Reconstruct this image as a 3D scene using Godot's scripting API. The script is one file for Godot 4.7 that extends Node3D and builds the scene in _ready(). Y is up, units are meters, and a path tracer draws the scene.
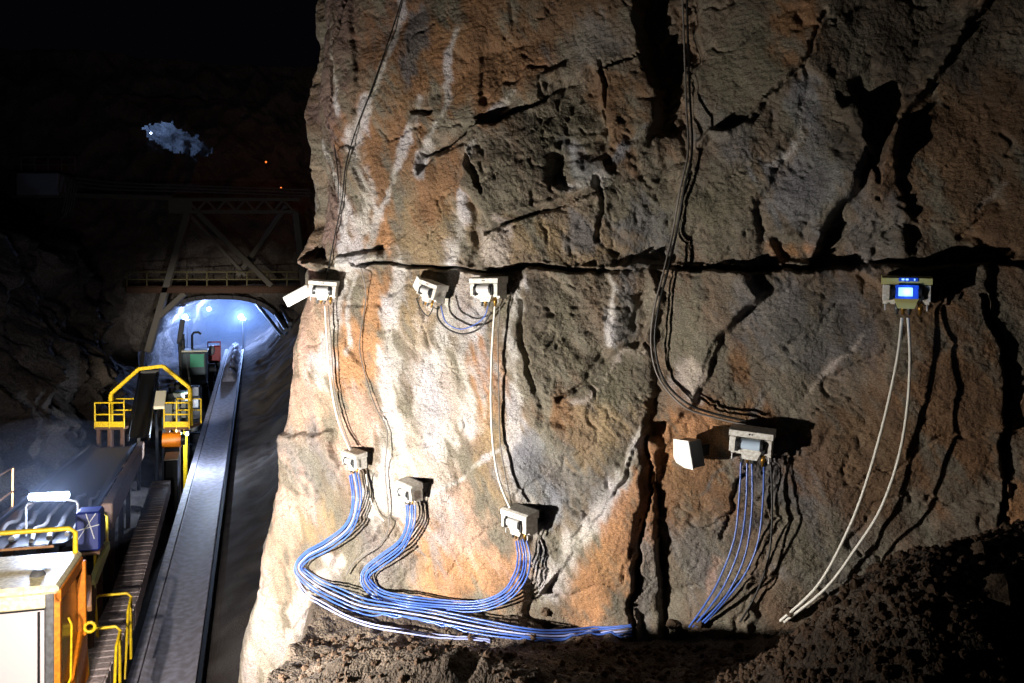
extends Node3D
# A floodlit mine face hung with sensor boxes; beside it a pit with conveyors leading to a lit tunnel.
# World: camera at the origin, y up, metres. The rock face is a plane turned 20 degrees to the camera.
const F := 850.0
const CX := 512.0
const CY := 295.0
const D0 := 8.2
const TH := 0.349
var E := Vector3(cos(TH), 0, sin(TH))      # along the face
var N := Vector3(-sin(TH), 0, cos(TH))     # out of the face
var O := Vector3(0, 0, -D0)
var rng := RandomNumberGenerator.new()
var M := {}
var used := {}

func at(px: float, py: float, d: float) -> Vector3:
	return Vector3((px - CX) / F * d, -(py - CY) / F * d, -d)

# ---------------------------------------------------------------- naming
func numbered(n: String) -> String:
	if not used.has(n):
		used[n] = 0
		return n
	used[n] += 1
	return "%s_%03d" % [n, used[n]]

func tag(o: Node, label: String, category: String, group := "", kind := "") -> Node:
	o.set_meta("label", label)
	o.set_meta("category", category)
	if group != "":
		o.set_meta("group", group)
	if kind != "":
		o.set_meta("kind", kind)
	return o

func thing(called: String, label: String, category: String, xf := Transform3D(), group := "") -> Node3D:
	var o := Node3D.new()
	o.name = numbered(called)
	add_child(o)
	o.transform = xf
	tag(o, label, category, group)
	return o

func put(called: String, mesh: Mesh, mat: Material, parent: Node = null) -> MeshInstance3D:
	var o := MeshInstance3D.new()
	o.mesh = mesh
	o.material_override = mat
	if parent == null:
		o.name = numbered(called)
		add_child(o)
	else:
		o.name = called
		parent.add_child(o, true)
	return o

func obj(called: String, st: SurfaceTool, mat: Material, parent: Node = null) -> MeshInstance3D:
	st.generate_normals()
	return put(called, st.commit(), mat, parent)

# ---------------------------------------------------------------- shapes
func mb() -> SurfaceTool:
	var st := SurfaceTool.new()
	st.begin(Mesh.PRIMITIVE_TRIANGLES)
	return st

func face(st: SurfaceTool, pts: Array, c: Vector3) -> void:
	var n: Vector3 = (pts[1] - pts[0]).cross(pts[2] - pts[0])
	var m := Vector3.ZERO
	for p in pts:
		m += p
	m /= pts.size()
	if n.dot(m - c) > 0:
		pts.reverse()
	for k in range(1, pts.size() - 1):
		st.add_vertex(pts[0])
		st.add_vertex(pts[k])
		st.add_vertex(pts[k + 1])

func box(st: SurfaceTool, c: Vector3, size: Vector3, b := Basis(), ch := -1.0) -> void:
	st.set_smooth_group(-1)
	var h := size / 2.0
	if ch < 0.0:
		ch = minf(minf(h.x, h.y), h.z) * 0.16
	var v := {}
	for sx in [-1, 1]:
		for sy in [-1, 1]:
			for sz in [-1, 1]:
				v[[sx, sy, sz, 0]] = c + b * Vector3(sx * h.x, sy * (h.y - ch), sz * (h.z - ch))
				v[[sx, sy, sz, 1]] = c + b * Vector3(sx * (h.x - ch), sy * h.y, sz * (h.z - ch))
				v[[sx, sy, sz, 2]] = c + b * Vector3(sx * (h.x - ch), sy * (h.y - ch), sz * h.z)
				face(st, [v[[sx, sy, sz, 0]], v[[sx, sy, sz, 1]], v[[sx, sy, sz, 2]]], c)
	var ring := [[-1, -1], [1, -1], [1, 1], [-1, 1]]
	for s in [-1, 1]:
		var f0 := []
		var f1 := []
		var f2 := []
		for r in ring:
			f0.append(v[[s, r[0], r[1], 0]])
			f1.append(v[[r[0], s, r[1], 1]])
			f2.append(v[[r[0], r[1], s, 2]])
		face(st, f0, c)
		face(st, f1, c)
		face(st, f2, c)
	for r in ring:
		face(st, [v[[r[0], r[1], -1, 0]], v[[r[0], r[1], 1, 0]], v[[r[0], r[1], 1, 1]], v[[r[0], r[1], -1, 1]]], c)
		face(st, [v[[r[0], -1, r[1], 0]], v[[r[0], 1, r[1], 0]], v[[r[0], 1, r[1], 2]], v[[r[0], -1, r[1], 2]]], c)
		face(st, [v[[-1, r[0], r[1], 1]], v[[1, r[0], r[1], 1]], v[[1, r[0], r[1], 2]], v[[-1, r[0], r[1], 2]]], c)

func frame_to(dir: Vector3, up := Vector3.UP) -> Basis:
	var z := dir.normalized()
	if absf(z.dot(up)) > 0.98:
		up = Vector3.RIGHT
	var x := up.cross(z).normalized()
	return Basis(x, z.cross(x), z)

func beam(st: SurfaceTool, a: Vector3, b: Vector3, w: float, h: float) -> void:
	box(st, (a + b) / 2.0, Vector3(w, h, a.distance_to(b)), frame_to(b - a), minf(w, h) * 0.1)

func tube(st: SurfaceTool, pts: PackedVector3Array, r: float, sides := 8, r2 := -1.0) -> void:
	st.set_smooth_group(1)
	if r2 < 0.0:
		r2 = r
	var rings := []
	var up := Vector3.UP
	var t0 := (pts[1] - pts[0]).normalized()
	var x := (Vector3.UP if absf(t0.y) < 0.9 else Vector3.RIGHT).cross(t0).normalized()
	for i in pts.size():
		var t := (pts[mini(i + 1, pts.size() - 1)] - pts[maxi(i - 1, 0)]).normalized()
		x = (x - t * x.dot(t)).normalized()
		var y := t.cross(x)
		var ring := []
		var rr := lerpf(r, r2, float(i) / (pts.size() - 1))
		for k in sides:
			var a := TAU * k / sides
			ring.append(pts[i] + (x * cos(a) + y * sin(a)) * rr)
		rings.append(ring)
	for i in pts.size() - 1:
		for k in sides:
			var k2 := (k + 1) % sides
			for p in [rings[i][k], rings[i][k2], rings[i + 1][k], rings[i][k2], rings[i + 1][k2], rings[i + 1][k]]:
				st.add_vertex(p)
	st.set_smooth_group(-1)
	for e in [[rings[0], pts[0] + (pts[1] - pts[0]) * 0.5], [rings[-1], pts[-1] + (pts[-2] - pts[-1]) * 0.5]]:
		face(st, e[0].duplicate(), e[1])

func rod(st: SurfaceTool, a: Vector3, b: Vector3, r: float, sides := 8, r2 := -1.0) -> void:
	tube(st, PackedVector3Array([a, b]), r, sides, r2)

func prism(st: SurfaceTool, outline: Array, z0: float, z1: float, xf := Transform3D()) -> void:
	# outline: convex Vector2 polygon in local xy, extruded along z
	st.set_smooth_group(-1)
	var c := Vector3.ZERO
	for p in outline:
		c += Vector3(p.x, p.y, (z0 + z1) / 2)
	c = xf * (c / outline.size())
	var f := []
	var g := []
	for p in outline:
		f.append(xf * Vector3(p.x, p.y, z0))
		g.append(xf * Vector3(p.x, p.y, z1))
	for i in outline.size():
		var j := (i + 1) % outline.size()
		face(st, [f[i], f[j], g[j], g[i]], c)
	face(st, f, c)
	face(st, g, c)

func lathe(st: SurfaceTool, prof: Array, c: Vector3, b := Basis(), sides := 16) -> void:
	# prof: Vector2(radius, along local y)
	st.set_smooth_group(1)
	for i in prof.size() - 1:
		for k in sides:
			var q := []
			for e in [[i, k], [i, k + 1], [i + 1, k + 1], [i + 1, k]]:
				var a: float = TAU * e[1] / sides
				var p: Vector2 = prof[e[0]]
				q.append(c + b * Vector3(cos(a) * p.x, p.y, sin(a) * p.x))
			for n in [0, 1, 2, 0, 2, 3]:
				st.add_vertex(q[n])

func sphere(r: float, seg := 16) -> SphereMesh:
	var s := SphereMesh.new()
	s.radius = r
	s.height = 2 * r
	s.radial_segments = seg
	s.rings = seg / 2
	return s

func smooth_path(pts: PackedVector3Array, per := 8) -> PackedVector3Array:
	var out := PackedVector3Array()
	for i in pts.size() - 1:
		var p0 := pts[maxi(i - 1, 0)]
		var p3 := pts[mini(i + 2, pts.size() - 1)]
		for k in per:
			out.append(pts[i].cubic_interpolate(pts[i + 1], p0, p3, float(k) / per))
	out.append(pts[-1])
	return out

func grid_mesh(nx: int, ny: int, pos: PackedVector3Array, col: PackedColorArray, toward: Vector3, skip := PackedByteArray()) -> ArrayMesh:
	var nor := PackedVector3Array()
	nor.resize(nx * ny)
	for j in ny:
		for i in nx:
			var du := pos[j * nx + mini(i + 1, nx - 1)] - pos[j * nx + maxi(i - 1, 0)]
			var dv := pos[mini(j + 1, ny - 1) * nx + i] - pos[maxi(j - 1, 0) * nx + i]
			nor[j * nx + i] = du.cross(dv).normalized()
	var mid := nor[(ny / 2) * nx + nx / 2]
	var flip := mid.dot(toward) < 0
	if flip:
		for k in nor.size():
			nor[k] = -nor[k]
	var idx := PackedInt32Array()
	for j in ny - 1:
		for i in nx - 1:
			if skip.size() and skip[j * nx + i]:
				continue
			var a := j * nx + i
			if flip:
				idx.append_array(PackedInt32Array([a, a + 1, a + nx, a + 1, a + nx + 1, a + nx]))
			else:
				idx.append_array(PackedInt32Array([a, a + nx, a + 1, a + 1, a + nx, a + nx + 1]))
	var arr := []
	arr.resize(Mesh.ARRAY_MAX)
	arr[Mesh.ARRAY_VERTEX] = pos
	arr[Mesh.ARRAY_NORMAL] = nor
	if col.size():
		arr[Mesh.ARRAY_COLOR] = col
	arr[Mesh.ARRAY_INDEX] = idx
	var m := ArrayMesh.new()
	m.add_surface_from_arrays(Mesh.PRIMITIVE_TRIANGLES, arr)
	return m

func fbm(freq: float, octaves := 4, sd := 1, kind := FastNoiseLite.TYPE_SIMPLEX_SMOOTH, ridged := false) -> FastNoiseLite:
	var n := FastNoiseLite.new()
	n.seed = sd
	n.noise_type = kind
	n.frequency = freq
	n.fractal_type = FastNoiseLite.FRACTAL_RIDGED if ridged else FastNoiseLite.FRACTAL_FBM
	n.fractal_octaves = octaves
	return n

# ---------------------------------------------------------------- materials
func mat(key: String, c: Color, rough := 0.7, metal := 0.0) -> StandardMaterial3D:
	var m := StandardMaterial3D.new()
	m.albedo_color = c
	m.roughness = rough
	m.metallic = metal
	m.resource_name = key
	M[key] = m
	return m

func textured(m: StandardMaterial3D, tex: Texture2D, bump: Texture2D, scale: float, bump_cm: float) -> void:
	m.albedo_texture = tex
	m.uv1_triplanar = true
	m.uv1_world_triplanar = true
	m.uv1_scale = Vector3.ONE * scale
	if bump:
		m.heightmap_enabled = true
		m.heightmap_texture = bump
		m.heightmap_scale = bump_cm

func noise_tex(n: FastNoiseLite, size: int, lo: Color, hi: Color, contrast := 1.0) -> ImageTexture:
	var src := n.get_seamless_image(size, size, false, false, 0.1, true)
	src.convert(Image.FORMAT_L8)
	var d := src.get_data()
	var o := PackedByteArray()
	o.resize(d.size() * 3)
	var lut := []
	for k in 256:
		var f := clampf((k / 255.0 - 0.5) * contrast + 0.5, 0, 1)
		var c := lo.lerp(hi, f)
		lut.append([int(c.r * 255), int(c.g * 255), int(c.b * 255)])
	for k in d.size():
		var e: Array = lut[d[k]]
		o[k * 3] = e[0]
		o[k * 3 + 1] = e[1]
		o[k * 3 + 2] = e[2]
	return ImageTexture.create_from_image(Image.create_from_data(size, size, false, Image.FORMAT_RGB8, o))

func emitter(key: String, c: Color, e: float) -> StandardMaterial3D:
	var m := mat(key, c, 0.4)
	m.emission_enabled = true
	m.emission = c
	m.emission_energy_multiplier = e
	return m

func lamp(at_: Vector3, c: Color, e: float, size := 0.1, parent: Node = null) -> OmniLight3D:
	var l := OmniLight3D.new()
	l.name = "lamp_glow"
	l.light_color = c
	l.light_energy = e
	l.light_size = size
	l.omni_range = 150.0
	l.omni_attenuation = 2.0
	l.shadow_enabled = true
	if parent == null:
		add_child(l, true)
	else:
		parent.add_child(l, true)
	l.position = at_
	return l
# ---------------------------------------------------------------- the rock face, modelled on a 16 mm raster of the wall plane
const DS := 0.016
const S0 := -3.7
const T0 := -4.7
const RX := 640
const RY := 560
var H := PackedFloat32Array()
var HF := PackedFloat32Array()
var RO := PackedFloat32Array()
var WX := PackedFloat32Array()
var WY := PackedFloat32Array()
var NZ := PackedFloat32Array()
var NF := PackedFloat32Array()
var CO := PackedColorArray()

func st_at(px: float, py: float) -> Vector2:
	var u := (px - CX) / F
	var d := D0 * cos(TH) / (cos(TH) + u * sin(TH))
	return Vector2(cos(TH) * u * d + sin(TH) * (D0 - d), -(py - CY) / F * d)

func span(lo: Vector2, hi: Vector2, pad: float) -> Array:
	return [clampi(int((lo.x - pad - S0) / DS), 0, RX - 1), clampi(int((hi.x + pad - S0) / DS) + 1, 0, RX - 1), clampi(int((lo.y - pad - T0) / DS), 0, RY - 1), clampi(int((hi.y + pad - T0) / DS) + 1, 0, RY - 1)]

func facet(px: Array, h0: float, gx: float, gy: float, rough := 1.0) -> void:
	var poly := PackedVector2Array()
	var lo := Vector2(1e9, 1e9)
	var hi := -lo
	var c := Vector2.ZERO
	for k in range(0, px.size(), 2):
		var p := st_at(px[k], px[k + 1])
		poly.append(p)
		lo = lo.min(p)
		hi = hi.max(p)
		c += p
	c /= poly.size()
	var b := span(lo, hi, 0.12)
	for j in range(b[2], b[3] + 1):
		for i in range(b[0], b[1] + 1):
			var k := j * RX + i
			if Geometry2D.is_point_in_polygon(Vector2(WX[k], WY[k]), poly):
				HF[k] = h0 + gx * (S0 + i * DS - c.x) + gy * (T0 + j * DS - c.y)
				RO[k] = rough

func seg_dist(p: Vector2, a: Vector2, b: Vector2) -> Vector2:
	var ab := b - a
	var t := clampf((p - a).dot(ab) / maxf(ab.length_squared(), 1e-9), 0, 1)
	return Vector2(p.distance_to(a + ab * t), t)

func crack(px: Array, w0: float, w1: float, depth: float) -> void:
	# px: x, y pairs; half width w0 at the start to w1 at the end; depth > 0 cuts in, < 0 is a raised rib
	var n := px.size() / 2 - 1
	for s in n:
		var a := st_at(px[s * 2], px[s * 2 + 1])
		var e := st_at(px[s * 2 + 2], px[s * 2 + 3])
		var b := span(a.min(e), a.max(e), maxf(w0, w1) + 0.1)
		for j in range(b[2], b[3] + 1):
			for i in range(b[0], b[1] + 1):
				var k := j * RX + i
				var q := seg_dist(Vector2(lerpf(S0 + i * DS, WX[k], 0.7), lerpf(T0 + j * DS, WY[k], 0.7)), a, e)
				var w := lerpf(w0, w1, (s + q.y) / n) * (1.0 + 0.45 * NZ[k])
				if q.x < w:
					var f := 1.0 - smoothstep(0.35, 1.0, q.x / w)
					if depth > 0:
						H[k] = minf(H[k], -depth * f)
					else:
						H[k] = maxf(H[k], -depth * f)

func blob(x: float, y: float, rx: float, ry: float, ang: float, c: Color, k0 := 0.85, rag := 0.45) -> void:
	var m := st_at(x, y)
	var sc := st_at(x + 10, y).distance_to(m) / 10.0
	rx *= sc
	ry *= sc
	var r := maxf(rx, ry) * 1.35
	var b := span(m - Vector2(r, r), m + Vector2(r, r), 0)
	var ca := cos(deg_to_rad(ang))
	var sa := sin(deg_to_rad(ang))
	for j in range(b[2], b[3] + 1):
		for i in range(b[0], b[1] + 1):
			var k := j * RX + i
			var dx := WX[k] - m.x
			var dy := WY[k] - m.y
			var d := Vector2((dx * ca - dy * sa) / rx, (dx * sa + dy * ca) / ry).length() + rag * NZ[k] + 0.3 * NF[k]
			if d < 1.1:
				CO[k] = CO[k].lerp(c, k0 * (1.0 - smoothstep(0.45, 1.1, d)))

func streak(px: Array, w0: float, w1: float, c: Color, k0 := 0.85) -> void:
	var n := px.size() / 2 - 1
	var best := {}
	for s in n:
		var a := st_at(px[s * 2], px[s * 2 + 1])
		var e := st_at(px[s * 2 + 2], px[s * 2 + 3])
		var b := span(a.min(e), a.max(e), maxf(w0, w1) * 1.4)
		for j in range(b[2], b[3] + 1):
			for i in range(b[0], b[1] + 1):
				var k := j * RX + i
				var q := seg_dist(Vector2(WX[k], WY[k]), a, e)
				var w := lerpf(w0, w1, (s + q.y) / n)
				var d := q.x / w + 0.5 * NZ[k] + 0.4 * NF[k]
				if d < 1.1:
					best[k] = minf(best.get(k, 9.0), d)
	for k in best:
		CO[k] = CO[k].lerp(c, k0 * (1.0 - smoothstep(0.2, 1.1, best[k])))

func h_at(s: float, t: float) -> float:
	var x := clampf((s - S0) / DS, 0, RX - 1.001)
	var y := clampf((t - T0) / DS, 0, RY - 1.001)
	var i := int(x)
	var j := int(y)
	var k := j * RX + i
	return lerpf(lerpf(H[k], H[k + 1], x - i), lerpf(H[k + RX], H[k + RX + 1], x - i), y - j)

func c_at(s: float, t: float) -> Color:
	var x := clampf((s - S0) / DS, 0, RX - 1.001)
	var y := clampf((t - T0) / DS, 0, RY - 1.001)
	var i := int(x)
	var j := int(y)
	var k := j * RX + i
	return CO[k].lerp(CO[k + 1], x - i).lerp(CO[k + RX].lerp(CO[k + RX + 1], x - i), y - j)

# the pillar's left edge, as points (along the face, height)
var edge_px := [[352, -120], [340, -40], [336, 0], [334, 60], [322, 110], [328, 170], [328, 225], [312, 262], [312, 300], [296, 350], [292, 430], [284, 480], [278, 540], [266, 600], [258, 660], [250, 720], [236, 790]]
var edge_st := []

func s_edge(t: float) -> float:
	if edge_st.is_empty():
		for p in edge_px:
			edge_st.append(st_at(p[0], p[1]))
	for k in edge_st.size() - 1:
		var a: Vector2 = edge_st[k]
		var b: Vector2 = edge_st[k + 1]
		if t <= a.y and t >= b.y:
			return lerpf(a.x, b.x, (a.y - t) / (a.y - b.y))
	return edge_st[0].x if t > edge_st[0].y else edge_st[-1].x

# broken stone: the upper hull of many small tilted planes, one for each site of a jittered grid
var site := {}

func broken(layer: int, x: float, y: float) -> float:
	var d: Array = site[layer]
	var w: int = d[0]
	var a: PackedFloat32Array = d[1]
	var gx := int(floor(x))
	var gy := int(floor(y))
	var best := -9.0
	for j in range(gy - 1, gy + 2):
		for i in range(gx - 1, gx + 2):
			var k := ((posmod(j, w)) * w + posmod(i, w)) * 5
			var dx := x - i - a[k]
			var dy := y - j - a[k + 1]
			var h := a[k + 4] + a[k + 2] * dx + a[k + 3] * dy - 0.55 * (dx * dx + dy * dy)
			if h > best:
				best = h
	return best

func make_sites(layer: int, sd: int) -> void:
	var r := RandomNumberGenerator.new()
	r.seed = sd
	var w := 64
	var a := PackedFloat32Array()
	a.resize(w * w * 5)
	for k in w * w:
		a[k * 5] = r.randf()
		a[k * 5 + 1] = r.randf()
		a[k * 5 + 2] = r.randf_range(-0.5, 0.5)
		a[k * 5 + 3] = r.randf_range(-0.5, 0.5)
		a[k * 5 + 4] = r.randf_range(-0.2, 0.2)
	site[layer] = [w, a]

func model_rock() -> void:
	make_sites(0, 301)
	make_sites(1, 302)
	var total := RX * RY
	H.resize(total)
	HF.resize(total)
	RO.resize(total)
	WX.resize(total)
	WY.resize(total)
	NZ.resize(total)
	NF.resize(total)
	CO.resize(total)
	var n1 := fbm(0.9, 4, 11)
	var n2 := fbm(0.9, 4, 12)
	var n3 := fbm(1.3, 5, 13)
	var n4 := fbm(4.5, 3, 14)
	var n5 := fbm(5.0, 4, 15)
	var warm := Color(0.23, 0.155, 0.09)
	var grey := Color(0.22, 0.2, 0.165)
	for j in RY:
		for i in RX:
			var k := j * RX + i
			var s := S0 + i * DS
			var t := T0 + j * DS
			WX[k] = s + 0.13 * n1.get_noise_2d(s, t) + 0.03 * n4.get_noise_2d(s, t)
			WY[k] = t + 0.13 * n2.get_noise_2d(s, t) + 0.03 * n4.get_noise_2d(s + 30.0, t)
			NZ[k] = clampf(n3.get_noise_2d(s * 1.6 + t * 0.5, t * 0.8) * 1.9, -1, 1)
			NF[k] = clampf(n5.get_noise_2d(s * 1.4 + t * 0.7, t * 0.55) * 2.0, -1, 1)
			RO[k] = 1.0
			CO[k] = warm.lerp(grey, clampf(0.5 + NZ[k] * 0.6, 0, 1))
			HF[k] = 0.0
	# --- slabs and recesses above the long crack
	facet([300, -140, 352, -140, 352, 265, 285, 265], -0.09, 0.12, 0.0, 1.3)
	facet([352, -140, 500, -140, 480, 125, 470, 190, 470, 265, 352, 265], 0.0, 0.10, -0.02, 0.8)
	facet([418, 172, 427, 150, 480, 122, 500, 128, 470, 150, 440, 158], -0.03, 0.25, 0.1, 0.8)
	facet([500, -140, 690, -140, 690, 30, 640, 45, 560, 85, 480, 122, 480, 60], -0.02, -0.05, 0.05, 1.0)
	facet([480, 124, 640, 46, 692, 30, 692, 135, 560, 205, 490, 232, 470, 180], -0.07, -0.2, -0.12, 1.8)
	facet([486, 122, 512, 88, 560, 70, 500, 126], -0.05, 0.22, 0.0, 0.8)
	facet([553, 150, 575, 144, 583, 164, 618, 148, 606, 172, 560, 190, 549, 186], -0.07, 0.28, -0.15, 0.8)
	facet([490, 235, 560, 205, 692, 135, 690, 265, 480, 265], -0.12, -0.22, 0.05, 2.2)
	facet([590, 60, 612, 50, 640, 46, 660, 100, 640, 150, 606, 165], -0.06, -0.1, 0.0, 2.0)
	facet([622, -140, 690, -140, 690, 60, 686, 118, 668, 134, 652, 132, 648, 100, 640, 50], -0.34, 0.0, 0.0, 2.4)
	facet([648, 205, 664, 190, 674, 140, 686, 140, 678, 190, 668, 230, 668, 268, 646, 268], -0.26, 0.0, 0.0, 1.6)
	facet([690, -140, 850, -140, 830, 10, 800, 60, 740, 115, 688, 140], -0.12, 0.12, 0.0, 0.6)
	facet([668, 268, 676, 190, 690, 148, 740, 117, 800, 62, 806, 105, 780, 150, 765, 200, 765, 268], -0.1, -0.02, 0.0, 1.2)
	facet([802, 56, 834, 84, 852, 112, 870, 150, 850, 200, 826, 224, 796, 268, 765, 268, 762, 200, 780, 150, 804, 108], -0.1, 0.15, -0.03, 1.0)
	facet([850, -140, 1000, -140, 960, 0, 900, 70, 870, 84, 850, 110, 832, 84, 804, 58, 832, 8], -0.12, -0.2, 0.1, 1.2)
	facet([985, -10, 958, 0, 905, 62, 872, 62, 850, 80, 868, 105, 874, 150, 850, 192, 826, 222, 842, 212, 884, 176, 902, 104], -0.2, 0.1, 0.0, 1.4)
	facet([826, 224, 862, 190, 882, 168, 906, 166, 916, 190, 926, 216, 912, 268, 810, 268], -0.13, 0.2, 0.1, 1.8)
	facet([904, 170, 918, 186, 934, 240, 938, 268, 908, 268, 922, 216], -0.16, 0.0, 0.0, 1.4)
	facet([1000, -140, 1250, -140, 1250, 264, 940, 264, 922, 200, 904, 165, 902, 108, 984, 0], -0.13, 0.04, 0.0, 0.7)
	facet([774, 238, 800, 232, 812, 236, 812, 262, 778, 264], -0.16, 0.25, 0.0, 0.7)
	facet([330, 254, 376, 252, 380, 274, 332, 276], 0.05, 0.15, -0.3, 0.7)
	facet([270, 262, 316, 260, 314, 271, 268, 275], 0.02, 0.3, 0.3, 0.5)
	# --- below the crack
	facet([200, 268, 522, 268, 524, 330, 533, 390, 545, 430, 520, 480, 528, 600, 545, 700, 200, 720], 0.02, 0.05, -0.03, 0.45)
	facet([270, 438, 326, 436, 334, 470, 318, 500, 282, 520, 262, 500], -0.02, 0.1, 0.0, 2.4)
	facet([352, 520, 400, 515, 425, 560, 420, 610, 350, 612, 330, 570], -0.03, 0.05, -0.05, 2.0)
	facet([524, 268, 648, 268, 652, 300, 634, 345, 590, 386, 566, 412, 534, 386, 524, 330], -0.08, -0.20, 0.0, 2.2)
	facet([604, 270, 640, 270, 640, 325, 612, 350, 606, 310], -0.12, -0.4, 0.0, 2.2)
	facet([561, 404, 629, 343, 645, 346, 656, 375, 653, 400, 641, 425, 646, 438, 600, 505, 545, 592, 524, 560, 520, 480, 545, 430], 0.0, -0.06, -0.02, 1.5)
	facet([520, 480, 550, 425, 600, 440, 560, 500, 530, 545], 0.03, -0.12, 0.1, 0.9)
	facet([646, 436, 600, 505, 545, 592, 552, 660, 640, 660, 634, 540], 0.06, 0.10, 0.0, 0.35)
	facet([645, 345, 660, 300, 655, 268, 750, 268, 760, 300, 722, 336, 694, 400, 664, 450, 650, 440, 646, 425, 656, 392], -0.04, 0.2, 0.05, 0.9)
	facet([722, 340, 762, 290, 860, 268, 895, 300, 872, 400, 790, 430, 745, 404, 726, 372], -0.06, 0.03, 0.0, 0.8)
	facet([664, 452, 696, 404, 722, 342, 745, 404, 790, 430, 770, 520, 740, 660, 660, 660, 664, 560, 655, 480], -0.07, 0.06, 0.0, 0.8)
	facet([790, 430, 872, 400, 895, 300, 870, 268, 985, 268, 1000, 340, 1008, 400, 1003, 480, 1000, 680, 740, 680, 770, 520], -0.02, 0.03, 0.0, 0.8)
	facet([986, 268, 1250, 268, 1250, 700, 1000, 700, 1003, 480, 1008, 400, 1000, 340], -0.06, 0.0, 0.0, 1.0)
	for pass_ in 3:
		for j in range(1, RY - 1):
			for i in range(1, RX - 1):
				var k := j * RX + i
				H[k] = (HF[k] * 4.0 + HF[k - 1] + HF[k + 1] + HF[k - RX] + HF[k + RX]) * 0.125
		for k in total:
			HF[k] = H[k]
	var big := fbm(0.28, 3, 21)
	var mid := fbm(0.9, 4, 22)
	var rid := fbm(1.1, 4, 23, FastNoiseLite.TYPE_SIMPLEX_SMOOTH, true)
	var fine := fbm(5.0, 4, 24)
	var net := fbm(0.55, 4, 26)
	var net2 := fbm(1.7, 4, 27)
	for j in RY:
		for i in RX:
			var k := j * RX + i
			var s := S0 + i * DS
			var t := T0 + j * DS
			var r := RO[k]
			var u := WX[k] * 0.82 + WY[k] * 0.57
			var v := WY[k] * 0.82 - WX[k] * 0.57
			var fx := (0.09 + 0.06 * r) * broken(0, v * 1.9 + 20.0, u * 1.1 + 20.0) + (0.008 + 0.026 * r) * broken(1, v * 6.5 + 60.0, u * 4.2 + 60.0)
			var c1 := net.get_noise_2d(v * 1.5, u * 0.7) / 0.018
			var c2 := net2.get_noise_2d(v * 1.3, u * 0.6) / 0.035
			fx -= 0.035 * exp(-c1 * c1) + (0.006 + 0.012 * r) * exp(-c2 * c2)
			H[k] = HF[k] + fx + 0.10 * big.get_noise_2d(s, t) + (0.012 + 0.01 * r) * mid.get_noise_2d(s * 1.25 + t * 0.45, t * 0.8 - s * 0.3) + 0.012 * r * rid.get_noise_2d(s * 1.5 + t * 0.7, t * 0.9) + 0.005 * r * fine.get_noise_2d(s, t)
	# --- joints
	crack([345, 263, 440, 266, 520, 267, 600, 268, 700, 270, 770, 270, 860, 267], 0.012, 0.03, 0.25)
	crack([860, 267, 900, 263, 960, 264, 1024, 265, 1250, 262], 0.024, 0.03, 0.22)
	crack([334, 252, 378, 251], 0.014, 0.012, 0.12)
	crack([424, 154, 445, 150, 480, 126, 520, 108, 560, 86, 640, 46], 0.022, 0.012, 0.22)
	crack([474, 160, 486, 176, 492, 190], 0.03, 0.012, 0.12)
	crack([416, 109, 430, 110], 0.03, 0.025, 0.12)
	crack([484, 234, 560, 206, 620, 172, 690, 136, 740, 114, 800, 60, 830, 8], 0.018, 0.02, 0.12)
	crack([598, 60, 602, 100, 598, 148], 0.02, 0.014, 0.2)
	crack([597, 176, 600, 205, 596, 238], 0.02, 0.03, 0.3)
	crack([561, 404, 629, 343], 0.018, 0.018, 0.08)
	crack([646, 438, 650, 490, 640, 550, 632, 622, 628, 700], 0.016, 0.034, 0.16)
	crack([648, 452, 658, 500, 662, 560, 664, 622, 664, 700], 0.014, 0.03, 0.16)
	crack([643, 342, 657, 372, 655, 398, 643, 430], 0.016, 0.02, 0.12)
	crack([700, 380, 716, 345, 745, 312, 830, 274], 0.016, 0.014, 0.06)
	crack([870, 150, 884, 176, 880, 200], 0.02, 0.012, 0.25)
	crack([985, 300, 1000, 340, 1008, 400, 1002, 480, 998, 560], 0.016, 0.02, 0.2)
	crack([520, 300, 526, 345, 534, 390], 0.016, 0.018, 0.06)
	crack([600, 268, 606, 300, 600, 330], 0.008, 0.012, 0.14)
	crack([742, 468, 728, 500, 722, 540], 0.008, 0.014, 0.17)
	crack([328, 60, 326, 120, 322, 190], 0.012, 0.008, 0.16)
	crack([345, 0, 338, 25, 330, 40], 0.02, 0.01, 0.15)
	crack([645, 434, 600, 503, 546, 592], 0.03, 0.03, -0.11)
	paint_rock()

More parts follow.
